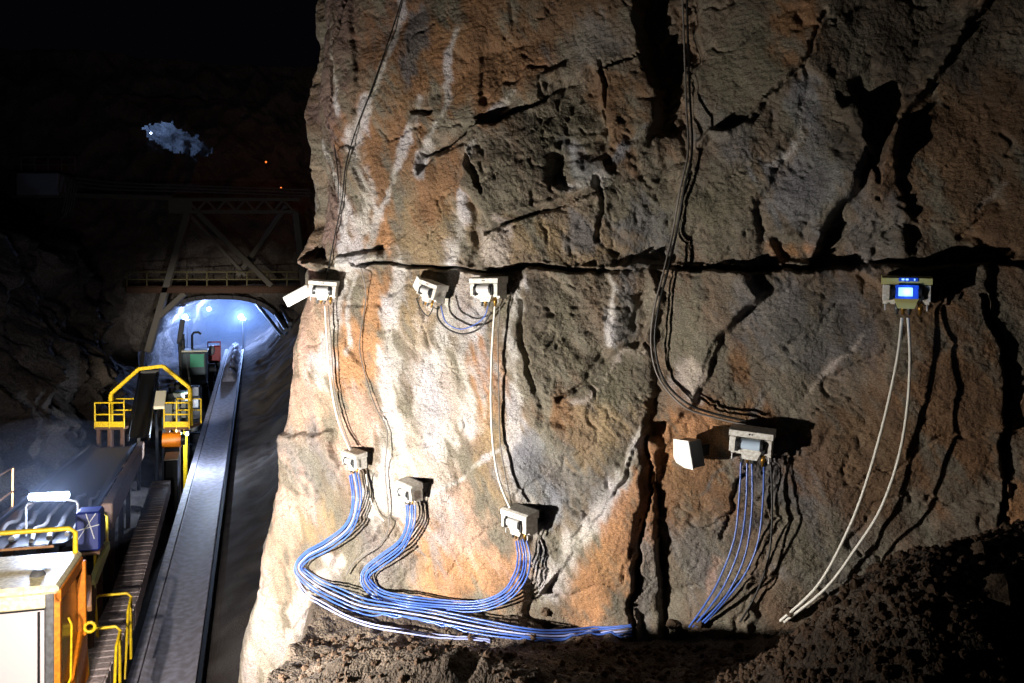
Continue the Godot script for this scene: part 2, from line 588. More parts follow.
func paint_rock() -> void:
	var orange := Color(0.52, 0.27, 0.12)
	var rust := Color(0.3, 0.155, 0.065)
	var brown := Color(0.2, 0.115, 0.055)
	var dark := Color(0.11, 0.09, 0.065)
	var ochre := Color(0.34, 0.25, 0.14)
	var olive := Color(0.2, 0.185, 0.13)
	var gre := Color(0.23, 0.22, 0.2)
	var slate := Color(0.15, 0.15, 0.15)
	var blue := Color(0.24, 0.255, 0.27)
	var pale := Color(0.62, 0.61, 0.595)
	var pink := Color(0.55, 0.38, 0.29)
	var plum := Color(0.2, 0.135, 0.115)
	var cream := Color(0.55, 0.49, 0.435)
	for b in [
		[325, 60, 30, 90, 5, plum], [320, 200, 26, 70, 0, plum], [390, 40, 26, 70, 15, plum], [410, 70, 55, 95, 18, rust], [480, 60, 75, 85, 15, rust], [412, 50, 13, 55, 15, slate],
		[560, 10, 80, 40, 0, brown], [590, 45, 42, 38, 20, gre], [370, 190, 32, 65, -8, rust], [430, 225, 52, 50, 0, ochre], [365, 240, 22, 24, 0, orange], [440, 190, 30, 40, 10, rust],
		[560, 125, 55, 40, 30, olive], [505, 200, 34, 50, 0, olive], [612, 85, 40, 34, 0, brown], [560, 165, 26, 30, 20, olive], [585, 165, 34, 17, 35, blue], [640, 210, 70, 60, 0, olive],
		[640, 225, 40, 40, 0, slate], [560, 243, 70, 26, 0, ochre], [575, 235, 24, 22, 0, slate], [490, 245, 18, 22, 0, cream], [620, 120, 30, 50, 0, brown],
		[745, 55, 60, 75, 40, olive], [720, 205, 48, 65, 0, olive], [720, 120, 40, 30, 35, gre], [790, 25, 34, 40, 20, rust], [815, 185, 52, 75, 20, blue], [800, 105, 26, 44, 10, blue],
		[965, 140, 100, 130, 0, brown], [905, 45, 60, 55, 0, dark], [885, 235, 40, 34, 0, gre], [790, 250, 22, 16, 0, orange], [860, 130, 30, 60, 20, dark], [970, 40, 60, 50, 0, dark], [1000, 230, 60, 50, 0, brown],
		[300, 320, 42, 50, 0, pink], [345, 360, 24, 60, 0, orange], [300, 410, 42, 46, 0, pink], [375, 315, 24, 55, 8, orange], [420, 310, 36, 50, 0, ochre], [480, 375, 26, 75, 0, orange], [455, 300, 30, 40, 0, cream],
		[440, 390, 46, 80, 0, cream], [500, 300, 24, 34, 0, olive], [315, 520, 40, 30, 30, ochre], [300, 470, 40, 42, 0, gre], [270, 560, 30, 80, 10, pink], [260, 640, 40, 60, 0, cream], [340, 600, 40, 40, 0, gre],
		[448, 560, 78, 56, 0, orange], [470, 520, 40, 50, 0, pink], [500, 460, 36, 60, 0, ochre], [385, 560, 44, 44, 0, gre], [420, 470, 44, 60, 0, cream], [350, 430, 26, 40, 0, pink], [330, 640, 40, 30, 0, gre],
		[560, 470, 54, 66, 30, gre], [606, 560, 46, 70, 30, orange], [590, 460, 30, 40, 30, gre], [552, 340, 44, 66, 0, olive], [535, 310, 20, 46, 0, dark], [612, 385, 44, 44, 30, olive], [560, 420, 34, 24, 30, rust],
		[598, 430, 34, 44, 30, ochre], [622, 310, 14, 44, 0, slate], [680, 330, 28, 44, 0, olive], [692, 378, 18, 26, 0, cream], [690, 480, 55, 74, 0, rust], [672, 450, 30, 30, 0, orange], [648, 590, 14, 50, 0, gre], [705, 565, 34, 54, 0, gre],
		[800, 335, 66, 64, 0, slate], [760, 300, 40, 30, 30, gre], [785, 480, 64, 56, 0, slate], [830, 560, 60, 50, 0, gre], [870, 450, 75, 85, 0, brown], [960, 400, 60, 110, 0, rust], [960, 400, 50, 60, 20, brown], [742, 420, 44, 24, 20, rust],
		[1014, 520, 18, 54, 0, orange], [740, 370, 30, 20, 30, rust], [920, 330, 40, 40, 0, brown], [700, 440, 34, 24, 0, orange]]:
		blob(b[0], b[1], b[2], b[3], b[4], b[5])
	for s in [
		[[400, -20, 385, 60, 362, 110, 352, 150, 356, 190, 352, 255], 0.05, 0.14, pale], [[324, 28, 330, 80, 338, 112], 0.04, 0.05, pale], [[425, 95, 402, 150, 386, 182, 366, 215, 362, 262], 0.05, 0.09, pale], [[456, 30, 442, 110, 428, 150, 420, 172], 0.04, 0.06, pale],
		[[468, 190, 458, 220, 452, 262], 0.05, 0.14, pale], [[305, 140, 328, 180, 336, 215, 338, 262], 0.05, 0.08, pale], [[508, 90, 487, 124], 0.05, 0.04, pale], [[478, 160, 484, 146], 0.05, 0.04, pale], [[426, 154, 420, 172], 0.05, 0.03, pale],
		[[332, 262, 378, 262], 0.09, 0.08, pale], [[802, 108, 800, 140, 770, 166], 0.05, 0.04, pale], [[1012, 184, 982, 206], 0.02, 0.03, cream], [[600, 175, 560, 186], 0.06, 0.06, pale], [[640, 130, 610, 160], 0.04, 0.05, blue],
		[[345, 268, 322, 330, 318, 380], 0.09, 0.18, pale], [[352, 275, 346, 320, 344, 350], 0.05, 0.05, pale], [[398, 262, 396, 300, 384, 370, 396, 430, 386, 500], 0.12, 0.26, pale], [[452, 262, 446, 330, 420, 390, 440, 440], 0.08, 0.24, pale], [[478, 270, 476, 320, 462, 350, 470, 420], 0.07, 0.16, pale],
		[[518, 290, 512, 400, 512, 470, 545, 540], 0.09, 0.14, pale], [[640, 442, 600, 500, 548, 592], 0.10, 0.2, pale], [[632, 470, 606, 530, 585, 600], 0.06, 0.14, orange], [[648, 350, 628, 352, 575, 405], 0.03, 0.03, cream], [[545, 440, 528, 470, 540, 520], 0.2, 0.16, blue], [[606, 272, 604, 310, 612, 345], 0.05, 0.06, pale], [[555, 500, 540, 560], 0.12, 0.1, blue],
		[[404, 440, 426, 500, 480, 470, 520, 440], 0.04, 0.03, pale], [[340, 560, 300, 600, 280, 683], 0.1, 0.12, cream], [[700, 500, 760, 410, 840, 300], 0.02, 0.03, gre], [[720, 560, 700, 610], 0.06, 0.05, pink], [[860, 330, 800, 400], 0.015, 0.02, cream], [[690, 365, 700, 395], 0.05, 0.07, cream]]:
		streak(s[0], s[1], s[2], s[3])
	# mottling of the stone itself
	var fn := fbm(4.0, 4, 31)
	var fm := fbm(1.6, 4, 32)
	for j in RY:
		for i in RX:
			var k := j * RX + i
			var s := S0 + i * DS
			var t := T0 + j * DS
			var f := 1.0 + 0.28 * fn.get_noise_2d(s * 1.3 + t * 0.6, t * 0.75) + 0.3 * fm.get_noise_2d(s + t * 0.5, t * 0.7)
			var c := CO[k]
			CO[k] = Color(c.r * f, c.g * f, c.b * f * (1.0 - 0.1 * NZ[k]))

func build_rock() -> void:
	model_rock()
	var dt := 0.0165
	var nb := 80
	var nm := 600
	var nx := nb + nm
	var ny := int((4.2 + 4.65) / dt)
	var pos := PackedVector3Array()
	var col := PackedColorArray()
	pos.resize(nx * ny)
	col.resize(nx * ny)
	var smax := 6.45
	var r := 0.4
	var phi := deg_to_rad(66)
	var rag := fbm(0.8, 4, 41)
	for j in ny:
		var t := -4.65 + j * dt
		var se := s_edge(t)
		for i in nx:
			var k := j * nx + i
			if i >= nb:
				var f := float(i - nb) / (nm - 1)
				var s := lerpf(se, smax, pow(f, 1.12))
				pos[k] = O + E * s + Vector3(0, t, 0) + N * h_at(s, t)
				col[k] = c_at(s, t)
			else:
				var g := float(nb - i) / nb
				var a := g * 0.5 + pow(g, 3.0) * 7.0
				var h := h_at(maxf(se - a, S0), t)
				var x := 0.0
				var y := 0.0
				var th := minf(a / r, phi)
				x = -r * sin(th)
				y = -r * (1.0 - cos(th))
				if a > r * phi:
					x -= (a - r * phi) * cos(phi)
					y -= (a - r * phi) * sin(phi)
				h += 0.12 * rag.get_noise_2d(a, t) * smoothstep(0.0, 0.8, a)
				pos[k] = O + E * (se + x) + N * y + Vector3(0, t, 0) + (N * cos(th) - E * sin(th)) * h
				col[k] = c_at(maxf(se - a, S0), t)
	var o := put("wall_rock_face", grid_mesh(nx, ny, pos, col, N), M.rock)
	tag(o, "floodlit orange and grey rock face with pale streaks and long cracks", "rock face", "", "structure")

func face_point(px: float, py: float, off: float) -> Vector3:
	# where the line of sight through a photo pixel meets the rock face, moved OFF metres outwards
	var u := (px - CX) / F
	var h := off
	var s := 0.0
	var t := 0.0
	for k in 14:
		var d := (D0 * cos(TH) - h) / (cos(TH) + u * sin(TH))
		s = cos(TH) * u * d + sin(TH) * (D0 - d)
		t = -(py - CY) / F * d
		h = lerpf(h, h_soft(s, t) + off, 0.7)
	return O + E * s + Vector3(0, t, 0) + N * h

func h_soft(s: float, t: float) -> float:
	# the face without its narrow cracks: what a cable bridges
	var m := -9.0
	for q in [[0, 0], [0.05, 0], [-0.05, 0], [0, 0.06], [0, -0.06]]:
		m = maxf(m, h_at(s + q[0], t + q[1]))
	return m
# ---------------------------------------------------------------- the dirt ledge at the foot of the face
var ln1 := fbm(0.7, 4, 51)
var ln2 := fbm(3.2, 4, 52)

func bump2(x: float, d: float, cx: float, cd: float, rx: float, rd: float) -> float:
	var a := (x - cx) / rx
	var b := (d - cd) / rd
	return exp(-(a * a + b * b))

func ledge_h(x: float, d: float) -> float:
	var y := -3.2
	var dw := N.dot(Vector3(x, 0, -d) - O)
	y += 0.16 * (1.0 - smoothstep(0.05, 0.5, dw)) * (0.6 + 0.8 * ln1.get_noise_2d(x * 2.0, 3.0))
	y += 0.33 * bump2(x, d, -1.05, 6.75, 0.7, 0.5) + 0.34 * bump2(x, d, -0.35, 6.45, 0.65, 0.45)
	y += 0.22 * bump2(x, d, 0.35, 6.3, 0.45, 0.4)
	y += 1.42 * smoothstep(0.8, 2.9, x) * exp(-pow((d - 5.7) / 1.05, 2.0)) + 0.35 * bump2(x, d, 4.3, 6.2, 1.2, 0.9)
	y += 0.18 * bump2(x, d, 0.75, 6.55, 0.3, 0.3)
	y += 0.09 * ln1.get_noise_2d(x, d) + 0.05 * ln2.get_noise_2d(x, d)
	y -= 0.35 * smoothstep(5.9, 6.3, d) * (1.0 - smoothstep(-2.4, -2.0, x))
	# the drop to the pit on the left
	var out := 0.0
	if d > 6.9:
		out = maxf(0.0, -1.95 - 0.25 * ln1.get_noise_2d(d, 9.0) - x)
		out = minf(out, maxf(0.0, (d - 6.9) * 3.0))
	y -= minf(out * 2.6, 6.0)
	return y

func build_ledge() -> void:
	var nx := 420
	var ny := 270
	var pos := PackedVector3Array()
	var col := PackedColorArray()
	pos.resize(nx * ny)
	col.resize(nx * ny)
	var soil := Color(0.1, 0.075, 0.055)
	var dust := Color(0.22, 0.175, 0.135)
	var cn := fbm(1.6, 4, 53)
	for j in ny:
		for i in nx:
			var x := -5.0 + 11.5 * i / (nx - 1)
			var d := 1.5 + 7.6 * j / (ny - 1)
			pos[j * nx + i] = Vector3(x, ledge_h(x, d), -d)
			col[j * nx + i] = soil.lerp(dust, clampf(0.4 + cn.get_noise_2d(x, d) * 1.3, 0, 1))
	var o := put("floor_ledge", grid_mesh(nx, ny, pos, col, Vector3.UP), M.soil)
	tag(o, "brown dirt ledge heaped against the foot of the rock face", "dirt ledge", "", "structure")

func on_scene(px: float, py: float, off: float) -> Vector3:
	# where the line of sight meets the face or the ledge, whichever is nearer
	var p := face_point(px, py, off)
	if p.y > ledge_h(p.x, -p.z) + off * 0.5:
		var ok := true
		var k := 4.5
		while k < -p.z:
			var q := at(px, py, k)
			if q.y < ledge_h(q.x, k) + off * 0.5:
				ok = false
				break
			k += 0.05
		if ok:
			return p
	var d := 4.5
	while d < 9.5:
		var q := at(px, py, d)
		if q.y < ledge_h(q.x, d) + off:
			return q
		d += 0.01
	return p

# ---------------------------------------------------------------- the pit: q runs along the conveyors, p across them to the right
const B0 := Vector3(-6.64, -7.49, -16.4)
var DQ := Vector3(-0.287, 0, -0.958)
var RP := Vector3(0.958, 0, -0.287)

func belt_y(q: float) -> float:
	return B0.y + 0.0603 * q

func pit(p: float, q: float, y: float) -> Vector3:
	return Vector3(B0.x, 0, B0.z) + DQ * q + RP * p + Vector3(0, y, 0)

func pq(v: Vector3) -> Vector2:
	var r := v - B0
	return Vector2(r.x * RP.x + r.z * RP.z, r.x * DQ.x + r.z * DQ.z)

func pit_xf(v: Vector3, pitch := 0.0) -> Transform3D:
	return Transform3D(Basis(RP, Vector3.UP, -DQ) * Basis(Vector3.RIGHT, pitch), v)

var pn1 := fbm(0.12, 4, 61)
var pn2 := fbm(0.6, 5, 62)

func pit_floor_y(p: float, q: float) -> float:
	var y := belt_y(q) - 1.0
	var rise := maxf(0.0, p - 0.8)
	y += 0.9 * smoothstep(0.54, 0.64, p) + rise * (0.45 + 0.35 * pn2.get_noise_2d(q * 0.25, 2.0)) + maxf(0.0, rise - 1.4) * 0.5
	y += maxf(0.0, -5.2 - p) * 0.7
	return y + 0.3 * pn2.get_noise_2d(p * 0.8, q * 0.8) * smoothstep(0.9, 1.8, absf(p))

func build_pit() -> void:
	var nx := 150
	var ny := 620
	var pos := PackedVector3Array()
	var col := PackedColorArray()
	pos.resize(nx * ny)
	col.resize(nx * ny)
	for j in ny:
		for i in nx:
			var q := -14.0 + 105.0 * pow(float(j) / (ny - 1), 1.5)
			var p := -9.0 + 17.0 * i / (nx - 1)
			var k := j * nx + i
			pos[k] = pit(p, q, pit_floor_y(p, q))
			var f := clampf(0.5 + pn2.get_noise_2d(p * 1.3 + 40, q * 1.3) * 1.2, 0, 1)
			col[k] = Color(0.11, 0.085, 0.072).lerp(Color(0.24, 0.21, 0.195), f)
	tag(put("floor_pit", grid_mesh(nx, ny, pos, col, Vector3.UP), M.soil), "dusty brown pit floor rising beside the pale conveyor belt", "ground", "", "structure")
	# left side of the pit
	nx = 260
	ny = 130
	pos.resize(nx * ny)
	col.resize(nx * ny)
	var rn := fbm(0.16, 5, 63)
	var rr := fbm(0.3, 5, 64, FastNoiseLite.TYPE_SIMPLEX_SMOOTH, true)
	for j in ny:
		for i in nx:
			var q := -16.0 + 60.5 * i / (nx - 1)
			var v := float(j) / (ny - 1)
			var y := -9.5 + 13.0 * v
			var k := j * nx + i
			var p := -6.0 - 0.28 * maxf(0.0, y + 6.0) + 2.0 * rn.get_noise_2d(q, y * 1.5) + 0.6 * rr.get_noise_2d(q, y * 1.6)
			p -= 1.6 * smoothstep(30.0, 43.0, q)
			if v > 0.9:
				p -= (v - 0.9) * 60.0
			pos[k] = pit(p, q, y + 1.5 * rn.get_noise_2d(q * 1.4, 50.0))
			var f := clampf(0.5 + rn.get_noise_2d(q * 2.0 + 90, y * 2.0) * 1.4, 0, 1)
			col[k] = Color(0.13, 0.1, 0.08).lerp(Color(0.24, 0.2, 0.17), f)
	tag(put("wall_left", grid_mesh(nx, ny, pos, col, RP), M.far_rock), "dark brown lumpy rock wall behind the yellow gantry", "rock wall", "", "structure")
	build_tunnel()

const QT := 46.0       # the wall with the tunnel mouth stands here
const TP := -0.9       # middle of the tunnel
const TW := 4.9
var th_floor := -5.8
var th_top := -0.25

func arch(a: float) -> Vector2:
	# a from 0 (right foot) to 1 (left foot): horseshoe outline
	var w := TW
	var h := th_top - th_floor
	var an := PI * a
	var x := cos(an)
	var y := sin(an)
	return Vector2(TP + w * signf(x) * pow(absf(x), 0.75), th_floor + h * pow(y, 0.7))

func in_hole(p: float, y: float) -> bool:
	var u := (p - TP) / TW
	if absf(u) < 1.0 and y < th_floor + (th_top - th_floor) * pow(sqrt(1.0 - pow(absf(u), 2.66)), 0.7) and y > th_floor - 3.0:
		return true
	# small opening high up on the left
	var c := Vector2(-3.8, 11.2)
	var d := (Vector2(p, y) - c).rotated(0.42)
	return pow(d.x / 2.5, 2.0) + pow(d.y / (0.95 - 0.12 * d.x), 2.0) < 0.9 + 0.55 * pn2.get_noise_2d(p * 1.6, y * 1.6)

func build_tunnel() -> void:
	var nx := 240
	var ny := 150
	var pos := PackedVector3Array()
	var col := PackedColorArray()
	var skip := PackedByteArray()
	pos.resize(nx * ny)
	col.resize(nx * ny)
	skip.resize(nx * ny)
	var rn := fbm(0.13, 5, 71)
	var rr := fbm(0.25, 5, 72, FastNoiseLite.TYPE_SIMPLEX_SMOOTH, true)
	for j in ny:
		for i in nx:
			var p := -17.0 + 34.0 * i / (nx - 1)
			var y := -7.5 + 25.0 * j / (ny - 1)
			var k := j * nx + i
			var q := QT + 0.25 * maxf(0.0, y) + 1.6 * rn.get_noise_2d(p, y) - 0.8 * rr.get_noise_2d(p, y)
			pos[k] = pit(p, q, y)
			skip[k] = 1 if in_hole(p + 0.07, y + 0.08) else 0
			col[k] = Color(0.13, 0.1, 0.08).lerp(Color(0.24, 0.2, 0.17), clampf(0.5 + rn.get_noise_2d(p * 3, y * 3), 0, 1))
	tag(put("wall_back", grid_mesh(nx, ny, pos, col, -DQ, skip), M.far_rock), "dark rock wall around the lit tunnel mouth", "rock wall", "", "structure")
	# tunnel lining
	var na := 60
	var nq := 90
	pos.resize(na * nq)
	col.resize(na * nq)
	for j in nq:
		for i in na:
			var a := arch(float(i) / (na - 1))
			var q := QT - 0.8 + 44.0 * j / (nq - 1)
			var bend := 0.006 * pow(q - QT, 2.0)
			var w := 1.0 + 0.10 * rn.get_noise_2d(a.x * 2.2 + 30, q * 1.6 + a.y * 2.0) + 0.08 * rr.get_noise_2d(a.x + a.y, q)
			if j < 2:
				w *= 1.03
			pos[j * na + i] = pit(TP + (a.x - TP) * w + bend, q, th_floor - 0.5 + (a.y - th_floor + 0.5) * w + 0.03 * (q - QT))
			col[j * na + i] = Color(0.13, 0.1, 0.08).lerp(Color(0.24, 0.2, 0.17), clampf(0.5 + rr.get_noise_2d(a.x * 2 + a.y, q * 2), 0, 1))
	tag(put("wall_tunnel", grid_mesh(na, nq, pos, col, Vector3.DOWN), M.far_rock), "rough grey tunnel lining lit by blue-white lamps", "tunnel wall", "", "structure")
	# heading at the end of the tunnel
	nx = 60
	ny = 40
	pos.resize(nx * ny)
	col.resize(nx * ny)
	for j in ny:
		for i in nx:
			var p := -7.0 + 26.0 * i / (nx - 1)
			var y := -7.0 + 11.0 * j / (ny - 1)
			pos[j * nx + i] = pit(p, QT + 41.0 + 1.5 * rn.get_noise_2d(p * 2, y * 2), y)
			col[j * nx + i] = Color(0.13, 0.1, 0.08).lerp(Color(0.24, 0.2, 0.17), clampf(0.5 + rr.get_noise_2d(p * 2, y * 2), 0, 1))
	tag(put("wall_tunnel_end", grid_mesh(nx, ny, pos, col, -DQ), M.far_rock), "hazy rock heading at the far end of the tunnel", "tunnel wall", "", "structure")
	# chamber behind the small upper opening
	nx = 60
	ny = 40
	pos.resize(nx * ny)
	col.resize(nx * ny)
	for j in ny:
		for i in nx:
			var u := -1.0 + 2.0 * i / (nx - 1)
			var v := -1.0 + 2.0 * j / (ny - 1)
			var deep := 5.5 * (1.0 - 0.5 * u * u) * (1.0 - pow(absf(v), 4.0))
			pos[j * nx + i] = pit(-3.6 + u * 5.2, QT + 2.2 + deep + 1.2 * rr.get_noise_2d(u * 9, v * 7), 10.9 + v * 3.4)
			col[j * nx + i] = Color(0.13, 0.1, 0.08).lerp(Color(0.24, 0.2, 0.17), clampf(0.5 + rr.get_noise_2d(u * 12, v * 9), 0, 1))
	tag(put("wall_upper_chamber", grid_mesh(nx, ny, pos, col, -DQ), M.far_rock), "rugged rock inside the small opening high above the gantry", "rock wall", "", "structure")
func veins(tex: ImageTexture, n: FastNoiseLite) -> ImageTexture:
	# hairline dark joints running through the stone
	var im := tex.get_image()
	var w := im.get_width()
	var src := n.get_seamless_image(w, w, false, false, 0.1, true)
	src.convert(Image.FORMAT_L8)
	var d := src.get_data()
	var o := im.get_data()
	for k in d.size():
		var e := (d[k] - 127.0) / 2.6
		var f := 1.0 - 0.45 * exp(-e * e)
		for c in 3:
			o[k * 3 + c] = int(o[k * 3 + c] * f)
	return ImageTexture.create_from_image(Image.create_from_data(w, w, false, Image.FORMAT_RGB8, o))

func make_materials() -> void:
	var grain := noise_tex(fbm(0.07, 4, 81), 1024, Color(0.6, 0.58, 0.56), Color(1, 1, 1), 1.7)
	grain = veins(grain, fbm(0.008, 5, 85))
	var rb := fbm(0.02, 6, 82)
	rb.domain_warp_enabled = true
	rb.domain_warp_amplitude = 24.0
	var relief := noise_tex(rb, 1024, Color.BLACK, Color.WHITE, 1.2)
	var clod := FastNoiseLite.new()
	clod.seed = 83
	clod.noise_type = FastNoiseLite.TYPE_CELLULAR
	clod.frequency = 0.03
	clod.fractal_octaves = 3
	clod.fractal_type = FastNoiseLite.FRACTAL_FBM
	var clods := noise_tex(clod, 1024, Color.WHITE, Color.BLACK, 1.2)
	var m := mat("rock", Color.WHITE, 0.82)
	m.vertex_color_use_as_albedo = true
	textured(m, grain, relief, 0.9, 1.5)
	m = mat("soil", Color.WHITE, 0.95)
	m.vertex_color_use_as_albedo = true
	textured(m, grain, clods, 0.9, 3.0)
	m = mat("far_rock", Color.WHITE, 0.9)
	m.vertex_color_use_as_albedo = true
	textured(m, grain, relief, 0.16, 10.0)
	m = mat("stone", Color(0.42, 0.35, 0.28), 0.95)
	textured(m, grain, relief, 2.0, 0.8)
	var wear := noise_tex(fbm(0.03, 5, 84), 512, Color(0.82, 0.8, 0.77), Color(1, 1, 1), 2.2)
	mat("white_box", Color(0.9, 0.9, 0.88), 0.45)
	textured(M.white_box, wear, null, 1.5, 0)
	mat("white_hood", Color(0.92, 0.92, 0.9), 0.5)
	mat("grey_metal", Color(0.3, 0.31, 0.32), 0.45, 0.6)
	mat("dark_metal", Color(0.09, 0.09, 0.1), 0.5, 0.5)
	mat("black_rubber", Color(0.035, 0.035, 0.04), 0.6)
	mat("black_belt", Color(0.07, 0.07, 0.085), 0.55)
	textured(M.black_belt, wear, null, 0.35, 0)
	mat("pale_belt", Color(0.76, 0.75, 0.82), 0.6)
	textured(M.pale_belt, wear, null, 0.25, 0)
	mat("steel", Color(0.42, 0.42, 0.43), 0.5, 0.4)
	textured(M.steel, wear, null, 0.7, 0)
	mat("rust_steel", Color(0.36, 0.25, 0.18), 0.8)
	textured(M.rust_steel, wear, null, 0.6, 0)
	mat("brown_beam", Color(0.6, 0.43, 0.28), 0.7)
	textured(M.brown_beam, wear, null, 0.5, 0)
	mat("yellow", Color(0.95, 0.8, 0.12), 0.45)
	textured(M.yellow, wear, null, 0.8, 0)
	mat("cream", Color(0.95, 0.9, 0.74), 0.5)
	textured(M.cream, wear, null, 0.7, 0)
	mat("orange_yellow", Color(0.88, 0.5, 0.05), 0.5)
	textured(M.orange_yellow, wear, null, 0.8, 0)
	mat("dusty_glass", Color(0.76, 0.7, 0.7), 0.3)
	mat("blue_plastic", Color(0.06, 0.13, 0.4), 0.5)
	mat("green", Color(0.1, 0.62, 0.4), 0.5)
	mat("red", Color(0.75, 0.07, 0.07), 0.45)
	mat("white_pipe", Color(0.75, 0.75, 0.75), 0.4)
	mat("white_panel", Color(0.85, 0.82, 0.74), 0.5)
	mat("blue_cable", Color(0.27, 0.4, 0.72), 0.3)
	mat("pale_cable", Color(0.62, 0.66, 0.86), 0.35)
	mat("white_cable", Color(0.88, 0.87, 0.83), 0.5)
	mat("grey_cable", Color(0.42, 0.4, 0.38), 0.55)
	mat("black_cable", Color(0.05, 0.048, 0.045), 0.5)
	mat("brass", Color(0.6, 0.45, 0.2), 0.35, 0.8)
	mat("box_yellow", Color(0.72, 0.7, 0.45), 0.5)
	mat("green_dark", Color(0.07, 0.13, 0.1), 0.5)
	mat("loader_grey", Color(0.3, 0.34, 0.34), 0.6)
	mat("plum_glass", Color(0.2, 0.13, 0.14), 0.25)
	mat("walk_slat", Color(0.72, 0.66, 0.66), 0.8)
	textured(M.walk_slat, wear, null, 0.9, 0)
	mat("bridge_steel", Color(0.44, 0.41, 0.37), 0.7)
	mat("bridge_yellow", Color(0.46, 0.42, 0.27), 0.6)
	mat("arch_steel", Color(0.22, 0.2, 0.2), 0.7)
	mat("house_grey", Color(0.6, 0.62, 0.7), 0.6)
	mat("red_dark", Color(0.4, 0.2, 0.22), 0.6)
	mat("rubble", Color(0.32, 0.25, 0.19), 0.95)
	mat("glass_blue", Color(0.12, 0.25, 0.4), 0.15)
	mat("pale_glass", Color(0.74, 0.82, 0.9), 0.12)
	emitter("flood_bulb", Color(1, 0.95, 0.88), 14.0)
	emitter("led_tube", Color(0.86, 0.92, 1), 14.0)
	emitter("tunnel_bulb", Color(0.85, 0.91, 1), 9.0)
	emitter("screen", Color(0.6, 0.78, 1), 0.85)
	emitter("screen_strip", Color(0.12, 0.3, 0.75), 0.2)
	emitter("led_dot", Color(0.6, 0.8, 1), 1.3)
	emitter("amber_bulb", Color(1, 0.5, 0.2), 1.5)

func build_flood() -> void:
	# the floodlight that lights the face: a globe on a tripod standing on the ledge, just left of the frame
	var foot := Vector3(-3.8, 0, -5.6)
	foot.y = ledge_h(foot.x, -foot.z)
	var top := Vector3(foot.x, -2.5, foot.z)
	var t := thing("flood_lamp", "twin-head work floodlight on a tripod standing on the dirt ledge", "lamp", Transform3D(Basis(), foot))
	var st := mb()
	rod(st, Vector3(0, 0.2, 0), top - foot - Vector3(0, 0.1, 0), 0.02)
	obj("pole", st, M.dark_metal, t)
	for k in 3:
		st = mb()
		var a := TAU * k / 3.0
		var e := Vector3(cos(a) * 0.35, 0, sin(a) * 0.35)
		e.y = ledge_h(foot.x + e.x, -(foot.z + e.z)) - foot.y
		rod(st, Vector3(0, 0.45, 0), e, 0.014)
		obj("leg", st, M.dark_metal, t)
	st = mb()
	rod(st, top - foot - Vector3(0, 0.16, 0), top - foot - Vector3(0, 0.09, 0), 0.06, 12)
	obj("collar", st, M.dark_metal, t)
	# two heads: one on the rock face, one down into the pit
	for hd in [[Vector3(0.05, 0.0, 0), Vector3(1.95, 0.05, -3.4), 73.0, 80.0], [Vector3(-0.2, 0.02, 0), Vector3(-3.2, -3.9, -9.2), 29.0, 85.0]]:
		var c: Vector3 = top - foot + hd[0]
		var dir: Vector3 = hd[1].normalized()
		var bs := frame_to(dir)
		st = mb()
		box(st, c - dir * 0.07, Vector3(0.22, 0.16, 0.1), bs, 0.02)
		var head := obj("lamp_head", st, M.dark_metal, t)
		st = mb()
		box(st, c - dir * 0.015, Vector3(0.19, 0.13, 0.014), bs)
		obj("lamp_glass", st, M.flood_bulb, head)
		var l := SpotLight3D.new()
		l.name = "lamp_glow"
		l.light_color = Color(1, 0.965, 0.925)
		l.light_energy = hd[3]
		l.light_size = 0.05
		l.spot_range = 150.0
		l.spot_attenuation = 2.0
		l.spot_angle = hd[2]
		l.spot_angle_attenuation = 1.0
		l.shadow_enabled = true
		t.add_child(l, true)
		l.transform = Transform3D(Basis.looking_at(dir), c + dir * 0.02)
